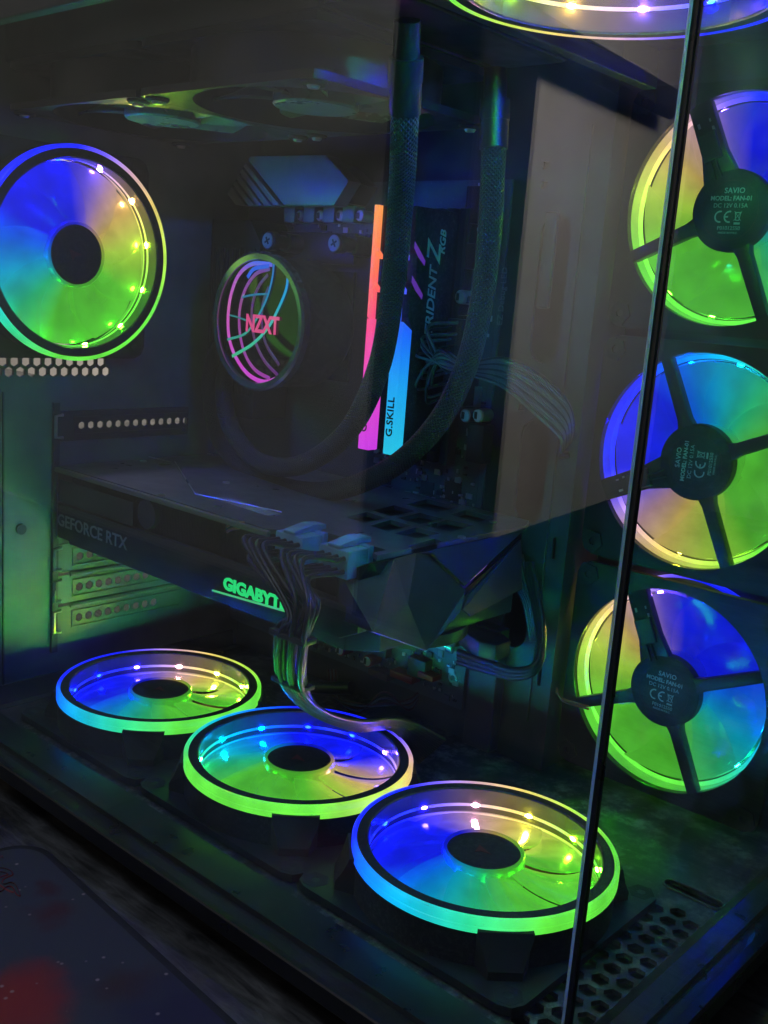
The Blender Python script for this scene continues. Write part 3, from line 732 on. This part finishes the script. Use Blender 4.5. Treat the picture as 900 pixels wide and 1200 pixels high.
# radiator
rad_ = lp('radiator', box(-.081, .160, .0198, .1398, .3432, .3695, .001), M['plastic'])
lp('radiator_tank', box(.1602, .1985, .0198, .1398, .3440, .3690, .002), M['plastic'])
for i in range(24):
    y = .026+i*.0048
    lp('fin', box(-.079, .158, y-.0004, y+.0004, .3420, .3432), M['fins'], rad_)
def hose(top_xy, pts, rad):
    # from the radiator tank straight down, then round in a loop to the pump
    path = spline(pts, 14)
    o = lp('hose', tube(path, rad, 20), M['braid'], smooth=80)
    p0, p1 = path[0], path[3]
    d_ = (p1-p0).normalized()
    lp('fitting', tube([p0-d_*.014, p0-d_*.001, p0-d_*.001, p0+d_*.008, p0+d_*.008, p0+d_*.020], lambda t: (.0052 if t < .3 else .0068 if t < .75 else .0064), 24), M['plastic'], o, smooth=40)
    return o
def Y(*t): return [U(a, b, 'y', y) for a, b, y in t]
h1 = [U(476, 70, 'y', .036)] + Y((474, 150, .046), (470, 230, .066), (461, 330, .085), (444, 430, .100), (408, 505, .112), (352, 545, .126), (302, 540, .138), (270, 500, .147), (262, 455, .155), (270, 425, .164), (288, 405, .170))
h2 = [U(580, 120, 'y', .113)] + Y((578, 190, .113), (574, 270, .114), (565, 350, .118), (546, 430, .120), (510, 500, .121), (452, 552, .126), (380, 576, .135), (308, 562, .146), (262, 522, .154), (246, 465, .161), (252, 420, .168), (270, 390, .172))
hose(None, h1, .0057); hose(None, h2, .0057)

# ------------------------------------------------------------------ motherboard
mb = thing('motherboard', 'black motherboard with grey heatsink upright against the case tray', 'motherboard', (.025, .1985, .15))
Mi = Matrix.Translation(mb.location).inverted()
def mp_(name, bm, mat, parent=None, smooth=35):
    o = fin(name, bm, mat, smooth=smooth); o.parent = parent or mb; o.matrix_parent_inverse = Mi if not parent else Matrix.Identity(4); return o
YB = .197
mp_('circuit_board', box(-.0825, .1330, YB, .1986, -.0045, .3020), M['pcb'])
for sx in (-.07, .05, .124):
    for sz in (.008, .15, .29): mp_('standoff', prism(ngon(sx, sz, .003, 6), 'y', .1986, .2055), M['gold'])
# grey heatsink over the voltage regulators: a plate and slats parted by slanted grooves
YV = .165
V = lambda a, b: (lambda p: (p.x, p.z))(U(220+a*.2444, 160+b*.2444, 'y', YV))
hs = mp_('heatsink', prism([V(230, 300), V(300, 120), V(640, 110), V(740, 212), V(680, 305)], 'y', .172, .196), M['plastic'])
mp_('heatsink_plate', prism([V(298, 95), V(662, 88), V(772, 212), V(700, 330), V(460, 330), V(287, 112)], 'y', YV, .176, bev=.0006), M['gunmetal'], hs)
gs = [((280, 122), (447, 330)), ((262, 146), (404, 330)), ((244, 176), (360, 330)), ((228, 206), (322, 330)), ((212, 234), (284, 330))]
for k in range(4):
    (a, b_), (c, d_) = gs[k], gs[k+1]
    mp_('heatsink_slat', prism([V(a[0]-3, a[1]+6), V(b_[0]-5, b_[1]), V(d_[0]+5, d_[1]), V(c[0]+3, c[1]-4)], 'y', YV, .176, bev=.0003), M['gunmetal'], hs)
mp_('heatsink_slat', prism([V(208, 240), V(276, 330), V(228, 327), V(187, 275)], 'y', YV, .176, bev=.0003), M['gunmetal'], hs)
# finned block beside the rear ports
io = mp_('port_cover', prism([(-.0825, .150), (-.034, .150), (-.034, .262), (-.045, .276), (-.0825, .276)], 'y', .1665, .196), M['plastic'])
for i in range(9):
    x = -.079+i*.0050; mp_('cover_rib', box(x-.0011, x+.0011, .1652, .1665, .165, .258, .0003), M['plastic'], io)
# chokes and capacitors under the heatsink
for i in range(4):
    p = U(340+i*23, 251, 'y', .187)
    mp_('choke', box(p.x-.0055, p.x+.0045, .1865, .1968, p.z-.0050, p.z+.0050, .0006), M['gunmetal'])
    b = lathe([(.0001, 0), (.0030, 0), (.0034, -.0004), (.0034, -.0098), (.0001, -.0098)], 20, closed=False)
    for v in b.verts: v.co = Vector((p.x+.0092+v.co.x, .1865-v.co.z, p.z-.0008+v.co.y))
    cc_ = mp_('capacitor', b, M['cap'])
    mp_('cap_mark', box(p.x+.0066, p.x+.0092, .1862, .1865, p.z-.0026, p.z+.001), M['plastic'], cc_)
# memory slots
for x in (.0802, .0897, .0992, .1087):
    mp_('memory_slot', box(x-.0030, x+.0030, .1885, .1968, .142, .286, .0004), M['plastic'])
# socket frame behind the pump
mp_('cpu_socket', box(PC.x-.032, PC.x+.032, .1945, .1968, PC.z-.034, PC.z+.034), M['fins'])
# main power socket and other sockets at the right edge
mp_('power_socket', box(.1140, .1235, .184, .1968, .178, .228, .0005), M['plastic'])
for i in range(12):
    mp_('socket_cell', box(.1145, .1185, .1832, .184, .1785+i*.0041, .1815+i*.0041), M['rubber'])
for (px, py, wx, wz, dy, mt) in ((553, 465, .004, .006, .004, 'grey'), (556, 520, .0055, .011, .010, 'plastic'), (549, 300, .004, .007, .008, 'plastic'), (545, 275, .004, .006, .006, 'fins'),
                                 (553, 240, .0045, .010, .007, 'plastic'), (530, 575, .006, .006, .0012, 'plastic'), (500, 572, .005, .004, .001, 'fins')):
    p = U(px, py, 'y', YB-dy)
    mp_('header', box(p.x-wx, p.x+wx, YB-dy, YB-.0002, p.z-wz, p.z+wz, .0003), M[mt])
for (px, py, mt) in ((560, 487, 'cap'), (539, 348, 'cap'), (398, 762, 'red'), (430, 775, 'red'), (545, 487, 'cap')):
    p = U(px, py, 'y', YB-.010)
    b = lathe([(.0001, 0), (.0034, 0), (.0039, -.0005), (.0039, -.0098), (.0001, -.0098)], 20, closed=False)
    for v in b.verts: v.co = Vector((p.x+v.co.x, YB-.010-v.co.z, p.z+v.co.y))
    cc_ = mp_('capacitor', b, M[mt])
    b = disc(.0030, 0, .0003, 20)
    for v in b.verts: v.co = Vector((p.x+v.co.x, YB-.010-v.co.z, p.z+v.co.y))
    mp_('capacitor_top', b, M['cap'], cc_)
    mp_('cap_mark', box(p.x-.0022, p.x-.0004, YB-.0106, YB-.0103, p.z-.002, p.z+.002), M['plastic'], cc_)
# silk screen
e0 = U(584, 377, 'y', YB-.0003); e1 = U(590, 340, 'y', YB-.0003)
o = text('lettering', 'EZ Debug LED', .0052, M['grey'], None, (e0.x+.001, YB-.0002, e0.z-.002), (0, 0, 1), (-1, 0, 0), ext=.00008); o.parent = mb; o.matrix_parent_inverse = Mi
for (xx, z0, z1) in ((.1300, .205, .30), (.1290, .10, .19)):
    mp_('silk_line', box(xx, xx+.0004, YB-.0004, YB-.0002, z0, z1), M['dimgrey'])
# lower board: slots, headers, battery, small chips in view under the card
for (x0, x1, z0, z1, dy, mt) in ((-.06, .10, .030, .037, .010, 'plastic'), (-.06, .02, .052, .058, .010, 'plastic'), (.035, .075, .012, .020, .006, 'plastic'), (.082, .100, .0035, .008, .009, 'red'), (.104, .116, .010, .0135, .009, 'red'), (.112, .124, .030, .034, .004, 'silver'), (.078, .086, .040, .047, .003, 'silver'),
                                 (.064, .080, -.001, .0035, .009, 'redprint'), (.094, .1080, .008, .020, .007, 'plastic'), (.086, .093, .022, .034, .002, 'fins'), (.112, .116, .024, .03, .001, 'grey'), (.108, .112, .036, .043, .003, 'plastic'),
                                 (.060, .078, .024, .029, .002, 'grey'), (.102, .109, .046, .055, .010, 'plastic'), (.118, .126, .04, .055, .008, 'plastic')):
    mp_('connector' if dy > .004 else 'chip', box(x0, x1, YB-dy, YB-.0002, z0, z1, .0003), M[mt])
rs = random.Random(3)
sm = bmesh.new(); sg_ = bmesh.new()
def scatter(n, x0, x1, z0, z1):
    for i in range(n):
        x = rs.uniform(x0, x1); z = rs.uniform(z0, z1); a, c = rs.choice(((.0006, .0012), (.0012, .0006), (.0009, .0009), (.0022, .0016), (.0004, .0008)))
        box(x-a, x+a, YB-rs.uniform(.0006, .0016), YB-.0001, z-c, z+c, 0, rs.choice((sm, sg_)))
scatter(330, .0, .128, .0, .07); scatter(120, .05, .129, .115, .15); scatter(60, .10, .131, .15, .30); scatter(50, -.05, .06, .262, .285)
o = mp_('small_components', sm, M['plastic']); o['kind'] = 'stuff'
o = mp_('small_components', sg_, M['cap']); o['kind'] = 'stuff'
b = lathe([(.0018, -.0006), (.0034, -.0006), (.0034, 0), (.0018, 0)], 16)
for v in b.verts: v.co = Vector((.1245+v.co.x, YB+v.co.z, .0135+v.co.y))
mp_('screw_eye', b, M['silver'])

# ------------------------------------------------------------------ memory sticks
def stick(label, x0, c_stops, bar_z, second):
    t = thing('memory_stick', label, 'memory stick', (x0+.0038, .190, .147), 'memory sticks with light bars')
    Ti = Matrix.Translation(t.location).inverted()
    def sp(name, bm, mat, parent=None, smooth=30):
        o = fin(name, bm, mat, smooth=smooth); o.parent = parent or t; o.matrix_parent_inverse = Ti if not parent else Matrix.Identity(4); return o
    z0, z1 = .1490, .2835; x1 = x0+.0076
    body = sp('heat_spreader', prism([(.158, z0), (.190, z0), (.190, z1), (.1545, z1), (.1545, .262), (.158, .259), (.158, .244), (.1545, .241), (.1545, .2245), (.158, .2185)], 'x', x0+.0008, x1, bev=.0004), M['matte'])
    gm = grad_mat('memory_light', 2, z0, z1, c_stops, 1.15)
    lb = sp('light_bar', prism([(.1500, z0), (.1578, z0), (.1578, .2180), (.1500, .2225)], 'x', x0, x1+.0004, bev=.0005), gm)
    sp('light_bar', prism([(.1502, .2232), (.1540, .2208), (.1540, z1), (.1502, z1)], 'x', x0-.0002, x0+.0030, bev=.0003), gm)
    for zz in (.2615, .2435):
        sp('light_slot', prism([(.1545, zz), (.158, zz-.004), (.164, zz-.0085), (.1645, zz-.0060), (.159, zz-.0005), (.1545, zz+.0035)], 'x', x1, x1+.0003), emat('violet_light', (.22, .05, .75), .45))
        sp('light_tooth', prism([(.1502, zz-.001), (.1540, zz-.004), (.1540, zz-.0065), (.1502, zz-.003)], 'x', x0+.0030, x0+.0052), gm)
    o = text('lettering', 'G.SKILL', .0064, M['rubber'], None, ((x0+.0040), .1497, z0+.010), (0, 0, 1), (-1, 0, 0), ext=.00012, bold=.00012, space=1.05); o.parent = lb
    if second:
        for s_, sz, yy, zz in (('TRIDENT', .0092, .1725, .2150), ('Z', .0165, .1720, .2545), ('RGB', .0068, .1785, .2600)):
            o = text('lettering', s_, sz, M['white'], None, (x1+.0001, yy, zz), (0, 0, 1), (0, -1, 0), ext=.0001, shear=.25, bold=.00015); o.parent = body
    return t
stick('memory stick with orange to magenta light bar beside the round pump', .0765, [(0, (.62, .035, .78)), (.25, (.78, .04, .58)), (.5, (.95, .04, .22)), (.72, (1.0, .13, .06)), (1, (1.0, .33, .05))], None, False)
stick('memory stick with blue to cyan light bar and grey lettering on its side', .0957, [(0, (.02, .55, .78)), (.25, (.01, .38, .88)), (.5, (.01, .12, .95)), (.75, (.10, .08, .9)), (1, (.3, .05, .8))], None, True)

# ------------------------------------------------------------------ graphics card
gc = thing('graphics_card', 'large black graphics card with glowing green side lettering, plugged in flat', 'graphics card', (.05, .125, .072))
Gi = Matrix.Translation(gc.location).inverted()
def gp(name, bm, mat, parent=None, smooth=30):
    o = fin(name, bm, mat, smooth=smooth); o.parent = parent or gc; o.matrix_parent_inverse = Gi if not parent else Matrix.Identity(4); return o
ZG = .120
# backplate with slotted vents near its front end
vc = bmesh.new()
def gslot(pts): prism(pts, 'z', ZG-.02, ZG+.02, vc)
def gq(*px): gslot([(lambda p: (p.x, p.y))(U(a, b, 'z', ZG)) for a, b in px])
gq((405, 606), (430, 600), (452, 607), (428, 613)); gq((437, 598), (462, 592), (486, 599), (458, 605)); gq((434, 616), (458, 609), (482, 616), (455, 623)); gq((466, 607), (492, 601), (520, 608), (492, 614))
gq((462, 625), (488, 618), (516, 625), (490, 631)); gq((476, 591), (500, 585), (540, 594), (512, 600)); gq((498, 616), (524, 609), (556, 616), (528, 623)); gq((528, 603), (546, 598), (578, 606), (560, 612))
gq((478, 640), (510, 631), (518, 635), (486, 645))
bp_ = gp('backplate', cut(prism([(-.080, .0535), (.110, .0535), (.114, .0575), (.114, .0735), (.1700, .0735), (.1700, .0640), (.1745, .062), (.1745, .182), (.168, .1945), (-.080, .1945)], 'z', ZG-.0025, ZG), vc), M['backplate'])
gp('vent_mesh', box(.10, .17, .07, .185, ZG-.0085, ZG-.0070), M['fins'])
for px, py in ((110, 533), (168, 541), (246, 533), (265, 566), (541, 630), (578, 612)):
    p = U(px, py, 'z', ZG); gp('screw', prism(ngon(p.x, p.y, .0021, 12), 'z', ZG, ZG+.0007), M['silver'], bp_)
for a, b in (((205, 541), (229, 579)), ((200, 541), (160, 532)), ((229, 579), (330, 600))):
    p, q = U(*a, 'z', ZG+.0003), U(*b, 'z', ZG+.0003); gp('groove_line', tube([p, q], .00035, 6), M['silver'], bp_)
# barcode sticker
st = gp('sticker', prism([(lambda p: (p.x, p.y))(U(a, b, 'z', ZG)) for a, b in ((252, 584), (266, 582), (328, 603), (314, 605))], 'z', ZG, ZG+.0002), M['grey'], bp_)
# edge strip, fin stack, side strip with lettering, front end
YGs = .0535
gp('edge_strip', box(-.080, .112, .0512, .0535, ZG-.0035, ZG-.0006, .0004), pmat('tan_edge_trim', (.13, .12, .095), .4, vary=.2))
gp('fin_core', box(-.074, .112, .060, .1935, .084, ZG-.004), M['plastic']); gp('fin_core', box(.112, .165, .0865, .1935, .084, ZG-.004), M['plastic'])
for i in range(110):
    x = -.040+i*.00135
    if i == 0: fb = bmesh.new()
    box(x-.0002, x+.0002, .0560, .0600, .096, ZG-.0045, 0, fb)
o = gp('cooling_fins', fb, M['fins']); o['kind'] = 'stuff'
gp('side_strip', prism([(-.080, .0755), (.064, .0735), (.074, .0762), (.1620, .0785), (.1735, .0840), (.1735, .0950), (.1100, .0965), (.070, .0975), (-.080, .0970)], 'y', YGs, .060, bev=.0006), M['shroud'])
gp('end_bracket', box(-.0815, -.0805, .054, .190, .074, .118), M['steel'])
gp('strip_recess', box(-.078, -.001, YGs-.0004, YGs, .0985, .1120), M['plastic'])
fn = gp('heat_pipe_end', prism(ngon(.012, .108, .0082, 28), 'y', YGs-.0010, .0560), M['rubber'])
for i, (px, py) in enumerate(((272, 617), (272, 623))):
    gp('coil', tube(spline([U(px-6, py, 'y', .0532), U(px, py-3, 'y', .0525), U(px+14, py-5, 'y', .0532)], 6), .0007, 6), pmat('copper', (.5, .22, .10), .3, metal=.8, bump=0))
tx = text('lettering', 'GEFORCE RTX', .0104, M['grey'], None, (-.0795, YGs-.0002, .0866), (1, 0, 0), (0, 0, 1), ext=.00015, bold=.00015)
wd_ = max(v.co.x for v in tx.data.vertices)-min(v.co.x for v in tx.data.vertices)
for v in tx.data.vertices: v.co.x *= .073/wd_
tx.parent = gc; tx.matrix_parent_inverse = Gi
gl_ = U(262, 686, 'y', YGs); gr_ = U(318, 699, 'y', YGs)
tx = text('lettering', 'GIGABYTE', .0088, emat('green_lettering', (.02, .85, .22), .95), None, (gl_.x, YGs-.0002, gl_.z+.0012), (1, 0, 0), (0, 0, 1), ext=.0002, bold=.0004)
wd_ = max(v.co.x for v in tx.data.vertices)-min(v.co.x for v in tx.data.vertices)
for v in tx.data.vertices: v.co.x *= (gr_.x-gl_.x)*1.32/wd_
tx.parent = gc; tx.matrix_parent_inverse = Gi
u1 = U(249, 692, 'y', YGs-.0004); u2 = U(323, 713, 'y', YGs-.0004)
gp('light_line', tube([u1, u2+(u2-u1)*.25], .0006, 6), emat('green_light_line', (.10, .8, .25), .7))
# faceted front end: folded panels from the backplate edge down to the fan shroud
def facet(name, pts, mat, th=Vector((-.0015, 0, -.0006))):
    b = bmesh.new(); a = [b.verts.new(p) for p in pts]; c = [b.verts.new(p+th) for p in pts]; n = len(pts)
    b.faces.new(a); b.faces.new(c[::-1])
    for i in range(n): b.faces.new((a[i], c[i], c[(i+1) % n], a[(i+1) % n]))
    return gp(name, b, mat, smooth=15)
X = lambda px, py, x: U(px, py, 'x', x)
A1 = Vector((.1742, .0600, .1172)); A2 = Vector((.1742, .0905, .1172)); A3 = Vector((.1742, .1830, .1172))
B1 = X(437, 740, .186); B2 = X(500, 762, .188); C1 = X(546, 692, .186); C2 = X(552, 722, .190); D1 = X(611, 624, .177); D2 = X(612, 690, .182); E1 = X(462, 655, .1752)
B0 = U(396, 723, 'y', .0545); B00 = U(398, 672, 'y', .0545)
facet('shroud_panel', [A1, E1+Vector((0, 0, .0)), X(478, 708, .1795), B1, B0, B00], M['shroud'])
facet('shroud_panel', [E1, A2, X(500, 650, .1760), C1, X(540, 716, .1895), B2, B1, X(478, 708, .1795)], M['shroud'])
facet('shroud_panel', [A2+Vector((.0004, 0, 0)), A3, D1, X(545, 686, .1855), X(506, 648, .1762)], M['shroud'])
facet('shroud_panel', [X(549, 697, .1862), X(611, 632, .1775), D2, C2, X(543, 714, .1897)], M['shroud'])
facet('shroud_trim', [X(533, 690, .1835), X(611, 624, .176), X(611, 633, .176), X(536, 699, .184)], M['gloss'])
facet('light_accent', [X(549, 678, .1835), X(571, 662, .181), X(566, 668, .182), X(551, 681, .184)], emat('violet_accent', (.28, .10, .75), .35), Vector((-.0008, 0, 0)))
gp('shroud_body', prism([(-.078, .0600), (.160, .0600), (.1720, .072), (.1720, .180), (.160, .1930), (-.078, .1930)], 'z', .0705, .0845, bev=.001), M['shroud'])
for i, xc in enumerate((-.035, .05, .135)):
    rg = gp('fan_ring', lathe([(.036, 0), (.0395, 0), (.0395, .006), (.036, .006)], 64), M['plastic']); 
    for v in rg.data.vertices: v.co = Vector((xc+v.co.x, .125+v.co.y, .0645+v.co.z))
# power sockets on the card
for xc in (.127, .157):
    gp('power_socket', box(xc-.0098, xc+.0098, .0678, .0850, ZG-.0165, ZG-.0030, .0006), M['plastic'])

# ------------------------------------------------------------------ power lead with two plugs and a combed bundle of wires
pl = thing('power_cable', 'black power lead of many wires bending down from two grey-blue plugs', 'cable', (.14, .03, -.02))
Pi_ = Matrix.Translation(pl.location).inverted()
def pp(name, bm, mat, parent=None, smooth=40):
    o = fin(name, bm, mat, smooth=smooth); o.parent = parent or pl; o.matrix_parent_inverse = Pi_ if not parent else Matrix.Identity(4); return o
wires = []
for k, (xc, yc) in enumerate(((.127, .0665), (.157, .0665))):
    zc = ZG-.0055
    b = box(xc-.0095, xc+.0095, yc-.0150, yc, zc-.0068, zc+.0068, .0008)
    pb = pp('plug', b, M['plug'])
    pp('latch', prism([(yc-.015, zc+.0068), (yc+.006, zc+.0075), (yc+.006, zc+.0100), (yc-.002, zc+.0108), (yc-.015, zc+.0085)], 'x', xc-.0040, xc+.0040, bev=.0004), M['plug'], pb)
    pp('collar', box(xc-.0105, xc+.0105, yc-.0020, yc+.0012, zc-.0078, zc+.0078, .0006), M['plug'], pb)
    for i in range(4):
        for j in range(2): wires.append((Vector((xc-.0068+i*.00453, yc-.0140, zc-.0032+j*.0062)), k, i, j))
cA = U(343, 745, 'y', .020); cB = U(343, 800, 'y', .040)
for n_, (p, k, i, j) in enumerate(wires):
    a = 2*PI*n_/16; s = (n_/15-.5)
    g = Vector((s*.0200, math.sin(a*3)*.0030, 0))
    mid = Vector((p.x+.001-.004*k, p.y-.020-.004*j, p.z-.001+.003*j))
    turn = Vector((cA.x+g.x*.9+.004*k, .026+g.y-.004*j-.004*k, .096+.008*k+.002*j))
    low = cA+g; low2 = cB+g*.95
    e1 = U(372+s*26, 834+s*4, 'y', .075); e2 = U(420+s*10, 850-s*10, 'y', .103); e3 = U(466+s*10, 849-s*12, 'y', .124); e4 = U(506+s*30, 880-s*26, 'y', .150)
    o = pp('wire', tube(spline([p, p+Vector((0, -.006, 0)), mid, turn, low, low2, e1, e2, e3, e4], 7), .00125, 7), M['wire'], smooth=80)
pp('cable_comb', box(cA.x-.0112, cA.x+.0112, cA.y-.0042, cA.y+.0042, cA.z-.0016, cA.z+.0016, .0008), M['plastic'])
pp('cable_comb', box(cB.x-.0108, cB.x+.0108, cB.y-.0042, cB.y+.0042, cB.z-.0012, cB.z+.0012, .0006), M['plastic'])

# ------------------------------------------------------------------ main board lead
ml_ = thing('board_power_cable', 'fan of thin dark wires running from the board into the tray', 'cable', (.14, .19, .16))
Wi = Matrix.Translation(ml_.location).inverted()
def wp(name, bm, mat, smooth=60):
    o = fin(name, bm, mat, smooth=smooth); o.parent = ml_; o.matrix_parent_inverse = Wi; return o
wp('plug', box(.1135, .1240, .176, .1829, .180, .226, .0006), M['plastic'])
for i in range(14):
    s = i/13
    a = Vector((.1165+.004*(i % 2), .1765, .184+s*.040))
    pts = [a, a+Vector((-.006-.004*(i % 3), -.010-.004*s, -.004)), U(512+8*s+6*(i % 2), 412+22*s, 'y', .160), U(545+4*s, 425+14*s, 'y', .158), U(590, 420+s*34, 'y', .166), U(634-s*6, 440+s*46, 'y', .178), U(664-s*8, 470+s*42, 'y', .190), U(672-s*14, 500+s*26, 'y', .199), U(663-s*6, 534, 'y', .211)]
    wp('wire', tube(spline(pts, 7), .00085, 6), M['greywire' if i % 3 else 'wire'])
wp('tie', tube([U(657, 533, 'y', .206), U(668, 533, 'y', .206)], .002, 8), M['plastic'])

# ------------------------------------------------------------------ flat data lead under the card's front end
dc = thing('data_cable', 'thick black plug and bent leads under the front end of graphics card', 'cable', (.16, .16, .04))
Di = Matrix.Translation(dc.location).inverted()
def dp(name, bm, mat, smooth=50):
    o = fin(name, bm, mat, smooth=smooth); o.parent = dc; o.matrix_parent_inverse = Di; return o
a = U(542, 748, 'y', .182)
pg = dp('plug', box(.1200, .1440, .1700, .1880, .0440, .0560, .0010), M['plastic'])
dp('plug_hood', prism([(.144, .172), (.1640, .164), (.1740, .166), (.1740, .180), (.1640, .186), (.144, .186)], 'z', .0455, .0550, bev=.0008), M['plastic'])
dp('plug_tip', box(.1150, .1200, .1740, .1860, .0460, .0540, .0004), emat('teal_plug_glow', (.02, .30, .28), .12))  # plug tip glows faintly by itself, teal light put into its material
for i in range(3):
    dp('lead', tube(spline([U(538, 764+i*6, 'y', .176), U(570, 776+i*5, 'y', .168), U(605, 786+i*4, 'y', .164), U(630, 776+i*3, 'y', .170), U(632+i*2, 740, 'y', .182), U(622+i*3, 690, 'y', .196), U(617+i*3, 660, 'y', .203)], 8), .0020, 8), M['wire'])
for i in range(6):
    dp('wire', tube(spline([U(632-i*2, 752, 'y', .184), U(628-i*3, 715-i*2, 'y', .190), U(618-i*4, 680, 'y', .198), U(612-i*4, 650, 'y', .203)], 8), .0007, 6), M['greywire'])
# loose tube and twisted wires at the foot of the board
fc = thing('front_panel_leads', 'twisted thin leads and black sleeve at the foot of the board', 'cable', (.06, .18, .0))
Fi = Matrix.Translation(fc.location).inverted()
def fp(name, bm, mat, smooth=60):
    o = fin(name, bm, mat, smooth=smooth); o.parent = fc; o.matrix_parent_inverse = Fi; return o
fp('sleeve', tube(spline([U(365, 805, 'y', .170), U(390, 806, 'y', .172), U(412, 806, 'y', .174)], 6), .0042, 14), M['plastic'])
for i in range(5):
    fp('wire', tube(spline([U(385+i*2, 785, 'y', .186), U(390+i*2, 815+i, 'y', .172), U(420, 824+i*3, 'y', .168), U(450, 826-i*3+4*math.sin(i), 'y', .172), U(478, 820+i*3, 'y', .182), U(490, 812+i*2, 'y', .188)], 8), .0007, 6), M['greywire' if i % 2 else 'redprint'])
# orange pair at the lowest side fan
fo = thing('fan_lead', 'thin orange wire pair beside the lowest upright fan', 'wire', (.19, .21, .03))
Oi = Matrix.Translation(fo.location).inverted()
for i in range(2):
    o = fin('wire', tube(spline([U(650+i*2, 808-i*2, 'y', .212), U(658, 818+i*2, 'y', .211), U(672, 823+i*3, 'y', .211), U(690, 828+i*3, 'y', .212)], 6), .0006, 6), M['pipe'], smooth=60); o.parent = fo; o.matrix_parent_inverse = Oi

# ------------------------------------------------------------------ mouse pad
pad = thing('mouse_pad', 'dark cloth mouse pad printed with red nebula and stars beside the case', 'mouse pad', (.05, -.15, DESK))
Ai = Matrix.Translation(pad.location).inverted()
c0 = U(0, 985, 'z', -.042); c1 = U(62, 1000, 'z', -.042); c2 = U(270, 1190, 'z', -.042)
ex = (c2-c1).normalized(); ey = Vector((ex.y, -ex.x, 0))
def padpoly(inset, rc, L_=.42, W_=.26):
    org = c1-ex*.020-ex*0+ey*inset+ex*inset
    pts = []
    for (cx, cy, a0) in ((rc, rc, 180), (L_-2*inset-rc, rc, 270), (L_-2*inset-rc, W_-2*inset-rc, 0), (rc, W_-2*inset-rc, 90)):
        for k in range(9):
            a = R(a0+90*k/8); q = org+ex*(cx+rc*math.cos(a))+ey*(cy+rc*math.sin(a)); pts.append((q.x, q.y))
    return pts
for nm, bm, mt in (('cloth_top', prism(padpoly(.004, .016), 'z', DESK+.0008, DESK+.0032), M['pad']), ('stitched_border', prism(padpoly(0, .019), 'z', DESK+.0002, DESK+.0026, bev=.0005), M['rubber'])):
    o = fin(nm, bm, mt); o.parent = pad; o.matrix_parent_inverse = Ai
lg = lambda zx, zy: U(zx*.2667, 960+zy*.2667, 'z', DESK+.0034)
for pts in ([(0, 170), (10, 160), (14, 170)], [(-20, 215), (20, 215), (50, 228), (55, 245), (25, 258), (10, 275), (20, 285), (45, 278), (70, 290), (90, 335), (72, 330), (55, 300), (30, 298), (5, 318), (-15, 310)],
            [(-20, 232), (15, 232), (35, 242), (10, 252), (-15, 260)], [(0, 290), (20, 305), (45, 318), (60, 322)]):
    o = fin('emblem_line', tube(spline([lg(*p) for p in pts], 5), .00045, 6, flat=.3), pmat('emblem_red', (.16, .02, .02), .7, vary=.2, bump=0), smooth=60); o.parent = pad; o.matrix_parent_inverse = Ai
